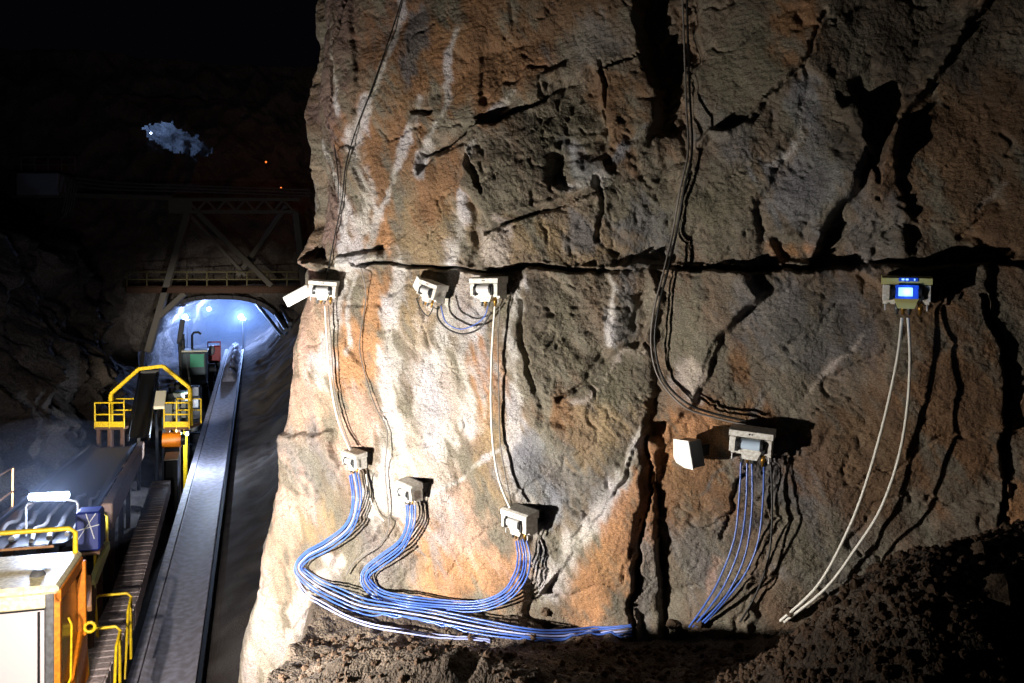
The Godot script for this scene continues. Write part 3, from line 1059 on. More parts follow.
# ---------------------------------------------------------------- sensor boxes on the face
func device(px: float, py: float, label: String, o := {}) -> Node3D:
	var sc: float = o.get("scale", 1.0)
	var c := face_point(px, py, o.get("off", 0.105))
	var b := Basis(Vector3.UP, -TH - deg_to_rad(o.get("turn", 0.0))) * Basis(Vector3.RIGHT, deg_to_rad(o.get("tip", 0.0))) * Basis(Vector3.BACK, deg_to_rad(o.get("roll", 0.0)))
	var t := thing("sensor_box", label, "sensor box", Transform3D(b.scaled_local(Vector3.ONE * sc), c), "sensor boxes bolted to the rock face")
	var shell: Material = M.white_box
	var trim: Material = o.get("trim", M.white_box)
	var st := mb()
	# body: a tall case whose front is stepped back under the lid
	prism(st, [Vector2(-0.085, 0.09), Vector2(0.06, 0.09), Vector2(0.06, -0.045), Vector2(0.03, -0.1), Vector2(-0.085, -0.1)], -0.17, 0.17, Transform3D(Basis(Vector3(0, 0, 1), Vector3.UP, Vector3(-1, 0, 0)), Vector3.ZERO))
	obj("case", st, shell, t)
	st = mb()
	prism(st, [Vector2(-0.09, 0.135), Vector2(0.07, 0.125), Vector2(0.105, 0.11), Vector2(0.105, 0.06), Vector2(-0.09, 0.06)], -0.185, 0.185, Transform3D(Basis(Vector3(0, 0, 1), Vector3.UP, Vector3(-1, 0, 0)), Vector3.ZERO))
	var lid := obj("lid", st, trim, t)
	for s in [-1, 1]:
		st = mb()
		rod(st, Vector3(s * 0.012, 0.088, 0.1), Vector3(s * 0.012, 0.088, 0.11), 0.007, 8)
		obj("screw", st, M.dark_metal, lid)
	# cheeks either side of the read-out
	for s in [-1, 1]:
		st = mb()
		box(st, Vector3(s * 0.15, -0.01, 0.075), Vector3(0.055, 0.13, 0.05))
		obj("cheek", st, shell, t)
		st = mb()
		rod(st, Vector3(s * 0.155, -0.1, 0.05), Vector3(s * 0.155, -0.15, 0.05), 0.007, 6)
		obj("pin", st, M.white_pipe, t)
	# round read-out with two black clamps
	st = mb()
	rod(st, Vector3(-0.085, 0, 0.085), Vector3(0.085, 0, 0.085), 0.046, 16)
	obj("readout_drum", st, o.get("drum", M.white_pipe), t)
	for s in [-1, 1]:
		st = mb()
		rod(st, Vector3(s * 0.082, 0, 0.085), Vector3(s * 0.108, 0, 0.085), 0.053, 14)
		box(st, Vector3(s * 0.112, -0.02, 0.09), Vector3(0.03, 0.09, 0.06))
		obj("clamp", st, M.black_rubber if not o.has("worn") else M.grey_metal, t)
	# apron below, with cable glands
	st = mb()
	prism(st, [Vector2(-0.095, -0.045), Vector2(0.095, -0.045), Vector2(0.06, -0.135), Vector2(-0.06, -0.135)], 0.0, 0.075)
	obj("apron", st, trim, t)
	for k in 4:
		st = mb()
		var x := -0.065 + 0.045 * k + (0.035 if k == 3 else 0.0)
		lathe(st, [Vector2(0.0, -0.09), Vector2(0.019, -0.09), Vector2(0.019, -0.15), Vector2(0.012, -0.155), Vector2(0.012, -0.185), Vector2(0, -0.185)], Vector3(x, 0.0, 0.035), Basis(), 10)
		obj("cable_gland", st, M.brass if k % 2 else M.grey_metal, t)
	# mounting bracket reaching back to the rock
	st = mb()
	box(st, Vector3(0, 0.02, -0.1), Vector3(0.3, 0.22, 0.03))
	for s in [-1, 1]:
		box(st, Vector3(s * 0.11, 0.03, -0.19), Vector3(0.035, 0.12, 0.18))
	obj("bracket", st, M.dark_metal, t)
	if o.has("lit"):
		st = mb()
		box(st, Vector3(-0.01, 0.0, 0.134), Vector3(0.105, 0.07, 0.012))
		obj("screen", st, M.screen, t)
		st = mb()
		box(st, Vector3(0.0, 0.0, 0.126), Vector3(0.17, 0.11, 0.01))
		obj("screen_surround", st, M.screen_strip, t)
		st = mb()
		box(st, Vector3(0.01, 0.1, 0.106), Vector3(0.14, 0.03, 0.01))
		var strip := obj("indicator_strip", st, M.screen_strip, t)
		for x in [-0.03, 0.0, 0.055]:
			st = mb()
			box(st, Vector3(x, 0.1, 0.112), Vector3(0.02 if x < 0.05 else 0.01, 0.014, 0.006))
			obj("indicator_light", st, M.led_dot, strip)
		lamp(Vector3(0, 0, 0.17), Color(0.55, 0.75, 1), 0.02, 0.04, t)
	if o.has("flap"):
		# the front cover hangs open beside the box
		var f: Array = o.flap
		st = mb()
		var fb := Basis(Vector3.BACK, deg_to_rad(f[2])) * Basis(Vector3.UP, deg_to_rad(f[3]))
		box(st, Vector3(f[0], f[1], 0.06), Vector3(f[4], f[5], 0.045), fb, 0.012)
		var fl := obj("cover_flap", st, M.white_hood, t)
		st = mb()
		rod(st, Vector3(-0.17, 0.03, 0.05), Vector3(f[0] * 0.75, f[1] * 0.7, 0.05), 0.012)
		obj("hinge_arm", st, M.dark_metal, fl)
	return t

func build_devices() -> void:
	device(324, 290, "white sensor box with its long cover hanging open to the left, beside the pillar edge", {"scale": 0.8, "turn": -18.0, "roll": -4.0, "worn": 1, "flap": [-0.33, -0.1, 32.0, 0.0, 0.36, 0.15]})
	device(432, 292, "white sensor box tilted on its bracket, joined by a black loop to its neighbour", {"scale": 0.78, "turn": 24.0, "roll": -14.0, "tip": -8.0, "worn": 1, "flap": [-0.25, 0.05, -12.0, -20.0, 0.15, 0.17]})
	device(489, 289, "white sensor box with a pale blue window, just under the long crack", {"scale": 0.9, "turn": 14.0})
	device(355, 460, "small white sensor box above the leftmost blue cable bundle", {"off": 0.09, "scale": 0.72, "turn": 26.0, "tip": 6.0, "roll": -3.0, "worn": 1})
	device(410, 491, "small white sensor box above the middle blue cable bundle", {"off": 0.09, "scale": 0.74, "turn": 30.0, "tip": 8.0, "roll": -5.0, "worn": 1})
	device(520, 521, "white sensor box with dark right side at the end of the long white conduit", {"off": 0.1, "scale": 0.9, "turn": 24.0, "tip": 4.0, "roll": -4.0})
	device(752, 443, "white sensor box with a round window above four straight blue cables", {"roll": -4.0, "turn": 4.0, "drum": M.pale_glass})
	device(906, 292, "sensor box with a lit blue screen and yellow trim on the dark rock", {"roll": -1.5, "turn": 2.0, "trim": M.box_yellow, "lit": 1, "drum": M.glass_blue})
	# loose hood left of the box on the right
	var c := face_point(690, 452, 0.16)
	var t := thing("sensor_hood", "white wedge-shaped sensor hood with dark grey side", "hood", Transform3D(Basis(Vector3.UP, -TH - deg_to_rad(26)).scaled_local(Vector3.ONE * 0.97), c))
	var st := mb()
	prism(st, [Vector2(-0.1, 0.12), Vector2(0.06, 0.12), Vector2(0.11, -0.13), Vector2(0.02, -0.125), Vector2(-0.07, -0.09), Vector2(-0.1, -0.04)], 0.1, 0.115)
	obj("front_plate", st, M.white_hood, t)
	st = mb()
	prism(st, [Vector2(-0.09, 0.11), Vector2(0.055, 0.11), Vector2(0.1, -0.12), Vector2(0.02, -0.115), Vector2(-0.07, -0.08), Vector2(-0.09, -0.035)], -0.09, 0.1)
	obj("shell", st, M.grey_metal, t)
	st = mb()
	box(st, Vector3(0.03, 0.0, -0.17), Vector3(0.06, 0.1, 0.2))
	obj("bracket", st, M.dark_metal, t)

# ---------------------------------------------------------------- cables
func cable(called: String, label: String, pts: Array, r: float, m: Material, group := "", jit := 0.0) -> void:
	var path := PackedVector3Array()
	var ph := rng.randf() * TAU
	var ph2 := rng.randf() * TAU
	var k := 0
	for p in pts:
		var a := jit * minf(1.0, k * 0.5) * (1.0 if k < pts.size() - 1 else 0.6)
		path.append(on_scene(p[0] + a * sin(ph + k * 1.3), p[1] + a * sin(ph2 + k * 1.1), maxf(p[2], r)))
		k += 1
	var st := mb()
	var line := smooth_path(path, 7)
	for i in line.size():
		line[i] = clear_of_rock(line[i], r + 0.002)
	tube(st, line, r, 7)
	tag(obj(called, st, m), label, "cable", group)

func clear_of_rock(p: Vector3, gap: float) -> Vector3:
	var r := p - O
	var s := E.dot(r)
	var hmin := maxf(maxf(h_at(s, r.y), h_at(s + 0.02, r.y)), maxf(h_at(s - 0.02, r.y), maxf(h_at(s, r.y + 0.02), h_at(s, r.y - 0.02)))) + gap
	var h := N.dot(r)
	if h < hmin:
		p += N * (hmin - h)
	var g := ledge_h(p.x, -p.z) + gap
	if p.y < g:
		p.y = g
	return p

func bundle(called: String, labels: Array, pts: Array, r: float, mats: Array, group: String) -> void:
	# pts: x, y, stand-off, spacing of the strands in centimetres; the strands run side by side and never cross
	var path := PackedVector3Array()
	var sp := PackedVector3Array()
	for p in pts:
		path.append(on_scene(p[0], p[1], maxf(p[2], r)))
		sp.append(Vector3(p[3] * 0.01, 0, 0))
	var mid := smooth_path(path, 7)
	var gap := smooth_path(sp, 7)
	var up := (N + Vector3.UP * 0.6).normalized()
	for k in labels.size():
		var line := PackedVector3Array()
		for i in mid.size():
			var t := (mid[mini(i + 1, mid.size() - 1)] - mid[maxi(i - 1, 0)]).normalized()
			var side := t.cross(up).normalized()
			var wob := 0.05 * sin(i * 0.21 + k * 1.9)
			line.append(clear_of_rock(mid[i] + side * (k - (labels.size() - 1) / 2.0 + wob) * gap[i].x + up * (0.012 if k % 2 else 0.0), r + 0.002))
		var st := mb()
		tube(st, line, r, 7)
		tag(obj(called, st, mats[k % mats.size()]), labels[k], "cable", group)

func build_cables() -> void:
	var a_ := "blue cable from the leftmost low box along the dirt, "
	bundle("blue_cable", [a_ + "uppermost of five", a_ + "second from the top", a_ + "middle of five", a_ + "fourth from the top", a_ + "lowest of five"], [[354, 474, 0.13, 2.4], [357, 500, 0.16, 2.6], [349, 527, 0.15, 3.0], [327, 545, 0.12, 3.0], [307, 556, 0.10, 2.6], [299, 569, 0.08, 2.6], [315, 584, 0.07, 3.2], [338, 596, 0.06, 3.6], [362, 606, 0.06, 3.6], [394, 611, 0.05, 3.2], [430, 617, 0.05, 3.4], [480, 627, 0.04, 3.2], [526, 634, 0.03, 2.4], [560, 636, 0.03, 2.6], [600, 633, 0.02, 3.0], [632, 630, 0.02, 2.6]], 0.0085, [M.blue_cable, M.blue_cable, M.pale_cable, M.blue_cable, M.blue_cable], "blue cables of the leftmost bundle")
	for k in 2:
		cable("white_cable", ["pale cable sagging under the leftmost blue bundle, upper of two", "pale cable sagging under the leftmost blue bundle, lower of two"][k], [[296, 576 + 5 * k, 0.05], [306, 592 + k * 4, 0.05], [326, 604 + k * 4, 0.05], [348, 616 + 3 * k, 0.05], [372, 624 + k * 3, 0.04], [400, 629 + 3 * k, 0.03], [440, 635 + 3 * k, 0.02], [490, 641 + 2 * k, 0.01]], 0.008, M.pale_cable, "pale cables under the leftmost bundle")
	var b_ := "blue cable looping from the middle low box to its neighbour, "
	bundle("blue_cable", [b_ + "innermost of five", b_ + "second from inside", b_ + "middle of five", b_ + "fourth from inside", b_ + "outermost of five"], [[411, 505, 0.13, 2.4], [410, 525, 0.15, 2.4], [401, 545, 0.14, 2.8], [382, 560, 0.12, 3.0], [367, 572, 0.09, 2.6], [367, 583, 0.08, 2.6], [380, 595, 0.08, 2.6], [404, 601, 0.08, 2.6], [440, 605, 0.09, 2.4], [478, 606, 0.11, 2.4], [505, 596, 0.13, 2.6], [520, 577, 0.15, 3.4], [524, 558, 0.15, 3.0], [521, 540, 0.13, 2.4]], 0.0085, [M.blue_cable], "blue cables of the loop")
	var c_ := "blue cable dropping from the box with the round window, "
	var q := 0
	for a in [[[741, 462, 0.14], [739, 500, 0.17], [734, 540, 0.18], [719, 580, 0.15], [704, 606, 0.1], [689, 627, 0.02]], [[747, 463, 0.14], [746, 505, 0.18], [740, 546, 0.18], [725, 584, 0.16], [709, 608, 0.1], [693, 627, 0.02]], [[752, 464, 0.16], [752, 508, 0.2], [746, 552, 0.2], [731, 588, 0.16], [714, 610, 0.1], [697, 627, 0.02]], [[764, 462, 0.16], [763, 500, 0.21], [758, 542, 0.23], [745, 574, 0.2], [724, 602, 0.12], [701, 627, 0.02]]]:
		cable("blue_cable", c_ + ["leftmost of four", "second from the left", "third from the left", "rightmost of four"][q], a, 0.0085, M.blue_cable, "blue cables of the straight bundle")
		q += 1
	cable("black_cable", "black cable beside the blue drop under the box with the round window", [[771, 462, 0.1], [772, 520, 0.1], [768, 560, 0.08], [756, 594, 0.05], [740, 622, 0.01]], 0.009, M.black_cable)
	cable("white_conduit", "white conduit from the lit screen box, the inner of two", [[902, 318, 0.16], [897, 360, 0.18], [884, 420, 0.2], [867, 480, 0.2], [848, 530, 0.18], [818, 585, 0.12], [780, 621, 0.02]], 0.012, M.white_cable, "conduits of the lit box")
	cable("white_conduit", "white conduit from the lit screen box, the outer of two bulging right", [[908, 318, 0.16], [910, 360, 0.2], [907, 410, 0.22], [898, 460, 0.24], [880, 510, 0.24], [856, 548, 0.2], [826, 588, 0.14], [784, 622, 0.02]], 0.012, M.white_cable, "conduits of the lit box")
	cable("white_conduit", "long white conduit between two sensor boxes in the middle of the face", [[495, 306, 0.14], [492, 350, 0.12], [491, 400, 0.11], [493, 445, 0.11], [499, 480, 0.12], [510, 508, 0.14]], 0.011, M.white_cable)
	cable("grey_cable", "thin grey cable beside the long white conduit", [[500, 306, 0.12], [498, 340, 0.08], [499, 400, 0.05], [501, 450, 0.06], [512, 506, 0.12]], 0.006, M.grey_cable)
	for k in 2:
		cable("white_conduit", ["white conduit dropping from the box with the open cover", "thin pale cable beside the conduit under the open cover"][k], [[325 + 3 * k, 306, 0.12], [327 + 4 * k, 340, 0.09], [331 + 3 * k, 385, 0.08], [338 + 3 * k, 420, 0.08], [350 + 2 * k, 450, 0.12]], [0.010, 0.006][k], [M.white_cable, M.grey_cable][k])
	cable("grey_cable", "grey thin cable running down past the small boxes to the dirt", [[361, 268, 0.03], [366, 296, 0.03], [361, 330, 0.03], [360, 352, 0.03], [368, 385, 0.03], [376, 408, 0.03], [387, 432, 0.04], [385, 470, 0.04], [388, 505, 0.04], [388, 530, 0.05], [376, 548, 0.06], [356, 560, 0.07], [346, 575, 0.06]], 0.006, M.grey_cable)
	cable("white_cable", "thin white wire from the small box to the grey cable", [[366, 474, 0.08], [369, 494, 0.05], [376, 512, 0.04], [384, 521, 0.04]], 0.006, M.white_cable)
	cable("black_cable", "black wire climbing the left of the face to the frame top", [[408, -30, 0.03], [400, 5, 0.03], [386, 48, 0.03], [372, 88, 0.03], [356, 130, 0.03], [346, 165, 0.03], [342, 200, 0.03], [334, 240, 0.03], [328, 270, 0.05], [326, 284, 0.1]], 0.007, M.black_cable)
	cable("black_cable", "short black wire splitting off near the pillar edge", [[334, 145, 0.03], [338, 175, 0.03], [338, 203, 0.03]], 0.005, M.black_cable)
	for k in 2:
		cable("black_cable" if k == 0 else "grey_cable", ["black cable hanging from the top down to the box with the round window", "grey cable beside the black one, down to the box with the round window"][k], [[686 - 5 * k, -30, 0.1], [688 - 4 * k, 40, 0.08], [690 - 4 * k, 100, 0.06], [692 - 4 * k, 150, 0.05], [684 - 4 * k, 190, 0.05], [676 - 4 * k, 235, 0.06], [668 - 4 * k, 270, 0.07], [658 - 4 * k, 310, 0.06], [655 - 4 * k, 345, 0.05], [663 - 4 * k, 378, 0.06], [685 - 2 * k, 402 + 4 * k, 0.07], [712, 413 + 4 * k, 0.09], [746, 421 + 4 * k, 0.12]], [0.011, 0.009][k], [M.black_cable, M.grey_cable][k])
	cable("black_cable", "black loop hanging between the two boxes under the crack", [[438, 306, 0.13], [438, 318, 0.13], [448, 329, 0.13], [463, 334, 0.13], [480, 328, 0.13], [491, 312, 0.14]], 0.009, M.black_cable)
	cable("blue_cable", "blue wire hanging between the two boxes under the crack", [[441, 306, 0.15], [446, 322, 0.16], [460, 329, 0.16], [474, 325, 0.16], [484, 317, 0.16], [488, 306, 0.15]], 0.006, M.blue_cable)
	cable("black_cable", "thin black wire under the tilted sensor box", [[416, 298, 0.12], [421, 309, 0.1], [428, 316, 0.1], [433, 308, 0.12]], 0.006, M.black_cable)
# ---------------------------------------------------------------- the pit: conveyors, cab, gantry
func strip(st: SurfaceTool, prof: Array, z0: float, z1: float, n: int) -> void:
	# an open profile (Vector2 x, y) swept along z
	st.set_smooth_group(1)
	for k in n:
		var a := lerpf(z0, z1, float(k) / n)
		var b := lerpf(z0, z1, float(k + 1) / n)
		for i in prof.size() - 1:
			var p: Vector2 = prof[i]
			var q: Vector2 = prof[i + 1]
			for v in [Vector3(p.x, p.y, a), Vector3(q.x, q.y, a), Vector3(q.x, q.y, b), Vector3(p.x, p.y, a), Vector3(q.x, q.y, b), Vector3(p.x, p.y, b)]:
				st.add_vertex(v)

func build_belt() -> void:
	var t := thing("belt_conveyor", "long pale dusty conveyor belt running along the pit to the tunnel", "conveyor", pit_xf(B0, 0.0603))
	var st := mb()
	strip(st, [Vector2(-0.52, 0.1), Vector2(-0.48, 0.09), Vector2(-0.3, 0.01), Vector2(0.3, 0.01), Vector2(0.48, 0.09), Vector2(0.52, 0.1), Vector2(0.52, 0.07), Vector2(0.3, -0.02), Vector2(-0.3, -0.02), Vector2(-0.52, 0.07), Vector2(-0.52, 0.1)], 7.0, -52.0, 60)
	obj("belt", st, M.pale_belt, t)
	for s in [-1, 1]:
		st = mb()
		box(st, Vector3(s * (0.63 if s < 0 else 0.59), 0.0, -22.5), Vector3(0.1 if s < 0 else 0.05, 0.24, 59.0), Basis(), 0.01)
		obj("side_rail", st, M.steel, t)
		st = mb()
		box(st, Vector3(s * (0.63 if s < 0 else 0.59), 0.135, -22.5), Vector3(0.2 if s < 0 else 0.09, 0.03, 59.0), Basis(), 0.005)
		obj("skirt", st, M.pale_belt if s < 0 else M.black_rubber, t)
	for k in 20:
		for s in [-1, 1]:
			st = mb()
			box(st, Vector3(s * 0.58, -0.55, 5.5 - 3.0 * k), Vector3(0.07, 1.1, 0.12))
			obj("leg", st, M.dark_metal, t)
		st = mb()
		rod(st, Vector3(-0.6, -0.07, 5.5 - 3.0 * k), Vector3(0.6, -0.07, 5.5 - 3.0 * k), 0.05, 8)
		obj("roller", st, M.dark_metal, t)
	# heaps of pale spoil riding on the far end
	for k in 5:
		var z := -38.0 - 3.5 * k
		var xf := pit_xf(B0, 0.0603) * Transform3D(Basis(), Vector3(0, 0.1, z))
		var nx := 20
		var pos := PackedVector3Array()
		for j in nx:
			for i in nx:
				var u := -1.0 + 2.0 * i / (nx - 1)
				var v := -1.0 + 2.0 * j / (nx - 1)
				var hh := maxf(0.0, 1.0 - u * u) * maxf(0.0, 1.0 - v * v)
				pos.append(Vector3(u * 0.46, 0.0 + hh * (0.5 + 0.25 * pn2.get_noise_2d(u * 3 + k * 9, v * 3)), v * 1.7))
		var o := put("spoil_heap", grid_mesh(nx, nx, pos, PackedColorArray(), Vector3.UP), M.pale_belt)
		o.transform = xf
		tag(o, ["nearest pale spoil heap riding on the belt", "second pale spoil heap on the belt", "third pale spoil heap on the belt", "fourth pale spoil heap on the belt near the tunnel", "farthest pale spoil heap on the belt in the tunnel"][k], "spoil heap", "spoil heaps on the belt")

func line_xf(a: Vector3, b: Vector3) -> Transform3D:
	# local -z runs from a to b
	return Transform3D(frame_to(a - b), a)

func build_deck() -> void:
	var a := at(57, 515, 16.0)
	var b := at(115, 447, 30.0)
	var xf := line_xf(a, b)
	var L := a.distance_to(b)
	var t := thing("feeder_conveyor", "wide black feeder conveyor with a brown side beam, left of the walkway", "conveyor", xf)
	var st := mb()
	strip(st, [Vector2(-0.7, 0.12), Vector2(-0.45, 0.0), Vector2(0.45, 0.0), Vector2(0.7, 0.12), Vector2(0.7, 0.08), Vector2(0.45, -0.04), Vector2(-0.45, -0.04), Vector2(-0.7, 0.08), Vector2(-0.7, 0.12)], 3.0, -L, 24)
	obj("belt", st, M.black_belt, t)
	st = mb()
	box(st, Vector3(0.86, -0.1, -L / 2 + 0.1), Vector3(0.2, 0.5, L), Basis(), 0.02)
	obj("side_beam", st, M.brown_beam, t)
	st = mb()
	box(st, Vector3(-0.8, 0.02, -L / 2 + 1.5), Vector3(0.12, 0.3, L + 3.0), Basis(), 0.02)
	obj("side_rail", st, M.dark_metal, t)
	for k in 5:
		st = mb()
		var x := -0.56 + 0.27 * k
		var pts := PackedVector3Array()
		for i in 20:
			pts.append(Vector3(x + 0.03 * sin(i * 0.9 + k), 0.1 + 0.03 * sin(i * 1.3 + 2 * k), 3.0 - 5.0 * i / 19.0))
		tube(st, pts, 0.035 + 0.012 * (k % 2), 8)
		obj("hose", st, M.steel if k % 2 else M.grey_cable, t)
	for k in 7:
		st = mb()
		rod(st, Vector3(-0.78, -0.1, 2.0 - 2.6 * k), Vector3(0.78, -0.1, 2.0 - 2.6 * k), 0.06, 8)
		obj("roller", st, M.dark_metal, t)
	for k in 5:
		for s in [-1, 1]:
			var p := Vector3(s * 0.55, -0.2, 1.5 - 3.6 * k)
			var w := xf * p
			var g := pit_floor_y(pq(w).x, pq(w).y) - 0.05
			st = mb()
			box(st, p + Vector3(0, (g - w.y) / 2, 0), Vector3(0.14, w.y - g, 0.16))
			obj("leg", st, M.rust_steel, t)
	# guard rail on the far left of the deck
	st = mb()
	for h in [0.45, 0.9]:
		rod(st, Vector3(-0.8, h, 3.0), Vector3(-0.8, h, -0.4), 0.018, 6)
	for z in [3.0, 1.3, -0.4]:
		rod(st, Vector3(-0.8, 0.1, z), Vector3(-0.8, 0.9, z), 0.018, 6)
	obj("guard_rail", st, M.brown_beam, t)
	# steep boom that climbs to the head drum under the gantry arch
	var c := at(139, 432, 29.0)
	var d := at(149, 373, 33.0)
	xf = line_xf(c, d)
	L = c.distance_to(d)
	t = thing("boom_conveyor", "narrow steep black boom conveyor climbing under the yellow arch", "conveyor", xf)
	st = mb()
	strip(st, [Vector2(-0.27, 0.06), Vector2(-0.18, 0.0), Vector2(0.18, 0.0), Vector2(0.27, 0.06), Vector2(0.27, 0.03), Vector2(-0.27, 0.03), Vector2(-0.27, 0.06)], 0.4, -L, 10)
	obj("belt", st, M.black_belt, t)
	for s in [-1, 1]:
		st = mb()
		box(st, Vector3(s * 0.32, -0.04, -L / 2), Vector3(0.06, 0.26, L + 0.6))
		obj("side_plate", st, M.dark_metal, t)
	st = mb()
	rod(st, Vector3(-0.36, 0.0, -L - 0.1), Vector3(0.36, 0.0, -L - 0.1), 0.2, 16)
	obj("head_drum", st, M.black_rubber, t)
	st = mb()
	box(st, Vector3(0.56, 0.2, -L * 0.42), Vector3(0.36, 0.12, 1.2))
	obj("drive_cover", st, M.white_panel, t)
	for s in [-1, 1]:
		var w := xf * Vector3(s * 0.32, -0.1, -L + 0.6)
		var g := pit_floor_y(pq(w).x, pq(w).y) - 0.05
		st = mb()
		var lo := xf.affine_inverse() * Vector3(w.x, g, w.z)
		beam(st, Vector3(s * 0.32, -0.1, -L + 0.6), lo, 0.12, 0.12)
		obj("strut", st, M.dark_metal, t)

func build_gantry() -> void:
	var D := 31.0
	var org := at(143, 426, D)
	var g := pit_floor_y(pq(org).x, pq(org).y) - 0.05
	var inv := Transform3D(Basis(), Vector3(org.x, g, org.z)).affine_inverse()
	var t := thing("gantry", "yellow gantry with railed platforms and an arch over the boom conveyor", "gantry", Transform3D(Basis(), Vector3(org.x, g, org.z)))
	var w := func(x: float, y: float, d: float) -> Vector3: return inv * at(x, y, d)
	var st := mb()
	var ar := [[111, 428], [111, 394], [139, 369], [163, 366], [190, 388], [191, 428]]
	for k in ar.size() - 1:
		beam(st, w.call(ar[k][0], ar[k][1], D), w.call(ar[k + 1][0], ar[k + 1][1], D), 0.125, 0.125)
	obj("arch", st, M.yellow, t)
	for side in [[96.0, 125.0], [165.0, 190.0]]:
		var x0: float = side[0]
		var x1: float = side[1]
		st = mb()
		var p0: Vector3 = w.call(x0, 428, D - 0.3)
		var p1: Vector3 = w.call(x1, 428, D - 0.3)
		box(st, (p0 + p1) / 2 + Vector3(0, 0, -0.5), Vector3(p1.x - p0.x, 0.1, 1.2))
		obj("platform", st, M.rust_steel, t)
		st = mb()
		box(st, (p0 + p1) / 2 + Vector3(0, 0.14, 0.08), Vector3(p1.x - p0.x, 0.2, 0.03))
		obj("toe_board", st, M.yellow, t)
		for h in [0.5, 0.92]:
			for z in [0.08, -1.08]:
				st = mb()
				rod(st, p0 + Vector3(0, h, z), p1 + Vector3(0, h, z), 0.028, 6)
				obj("rail", st, M.yellow, t)
		var n := 4 if x1 - x0 > 30 else 3
		for k in n:
			for z in [0.08, -1.08]:
				st = mb()
				var q := p0.lerp(p1, float(k) / (n - 1))
				rod(st, q + Vector3(0, 0, z), q + Vector3(0, 0.92, z), 0.028, 6)
				obj("post", st, M.yellow, t)
		for x in [p0.x + 0.1, p1.x - 0.55]:
			for z in [0.0, -1.0]:
				st = mb()
				box(st, Vector3(x, (p0.y) / 2, p0.z + z), Vector3(0.12, p0.y, 0.12))
				obj("leg", st, M.yellow if x == p1.x - 0.55 and x1 > 180 else M.rust_steel, t)
	# work lamp under the right platform
	st = mb()
	var lp: Vector3 = w.call(187, 434, D - 0.1)
	box(st, lp + Vector3(0, 0.12, 0), Vector3(0.2, 0.06, 0.2))
	obj("lamp_housing", st, M.dark_metal, t)
	var bl := put("lamp_bulb", sphere(0.06, 10), M.led_tube, t)
	bl.position = lp
	lamp(lp, Color(0.8, 0.88, 1), 11.0, 0.05, t)
	st = mb()
	var tl: Vector3 = w.call(188, 396, D + 0.2)
	box(st, tl, Vector3(0.22, 0.16, 0.14), Basis(), 0.02)
	var th := obj("tunnel_light", st, M.dark_metal, t)
	st = mb()
	box(st, tl + Vector3(0, 0, -0.075), Vector3(0.19, 0.13, 0.012))
	obj("lamp_glass", st, M.flood_bulb, th)
	var sp := SpotLight3D.new()
	sp.name = "lamp_glow"
	sp.light_color = Color(0.95, 0.97, 1)
	sp.light_energy = 170.0
	sp.light_size = 0.05
	sp.spot_range = 150.0
	sp.spot_attenuation = 2.0
	sp.spot_angle = 16.0
	sp.spot_angle_attenuation = 0.8
	sp.shadow_enabled = true
	t.add_child(sp, true)
	var from := tl + Vector3(0, 0, -0.1)
	sp.transform = Transform3D(Basis.looking_at(inv * at(206, 362, 52.0) - from), from)
	# tank, drive and sheet around it
	var tk := at(176, 408, 32.8)
	g = pit_floor_y(pq(tk).x, pq(tk).y) - 0.05
	t = thing("hydraulic_tank", "dark green hydraulic tank behind the right gantry platform", "tank", pit_xf(Vector3(tk.x, g, tk.z)))
	st = mb()
	box(st, Vector3(0, tk.y - g, 0), Vector3(1.0, 1.3, 0.8), Basis(), 0.05)
	obj("body", st, M.green_dark, t)
	st = mb()
	rod(st, Vector3(-0.15, tk.y - g + 0.65, 0), Vector3(-0.15, tk.y - g + 0.8, 0), 0.12, 12)
	obj("cap", st, M.dark_metal, t)
	for s in [-1, 1]:
		st = mb()
		box(st, Vector3(s * 0.4, (tk.y - g - 0.6) / 2, 0), Vector3(0.14, tk.y - g - 0.6, 0.6))
		obj("leg", st, M.dark_metal, t)
	tk = at(172, 440, 29.5)
	g = pit_floor_y(pq(tk).x, pq(tk).y) - 0.05
	t = thing("drive_motor", "orange drive motor under the right gantry platform", "motor", pit_xf(Vector3(tk.x, g, tk.z)))
	st = mb()
	rod(st, Vector3(-0.3, tk.y - g, 0), Vector3(0.3, tk.y - g, 0), 0.27, 16)
	obj("housing", st, M.orange_yellow, t)
	st = mb()
	rod(st, Vector3(0.3, tk.y - g, 0), Vector3(0.42, tk.y - g, 0), 0.2, 16)
	obj("end_cap", st, M.dark_metal, t)
	st = mb()
	box(st, Vector3(0, (tk.y - g - 0.25) / 2, 0), Vector3(0.5, tk.y - g - 0.2, 0.4))
	obj("pedestal", st, M.dark_metal, t)
	tk = at(172, 456, 28.8)
	g = pit_floor_y(pq(tk).x, pq(tk).y) - 0.05
	t = thing("sheet_table", "bright white sheet lying on a dark stand beside the belt", "sheet", pit_xf(Vector3(tk.x, g, tk.z)))
	st = mb()
	box(st, Vector3(0, tk.y - g, 0), Vector3(0.45, 0.03, 0.7), Basis(Vector3.RIGHT, 0.2))
	obj("sheet", st, M.white_panel, t)
	st = mb()
	box(st, Vector3(0, (tk.y - g) / 2 - 0.05, 0), Vector3(0.4, tk.y - g - 0.1, 0.5))
	obj("stand", st, M.dark_metal, t)
	tk = at(193, 408, 38.0)
	g = pit_floor_y(pq(tk).x, pq(tk).y) - 0.05
	t = thing("pump_stack", "dark stack of pump modules between gantry and belt", "pump", pit_xf(Vector3(tk.x, g, tk.z)))
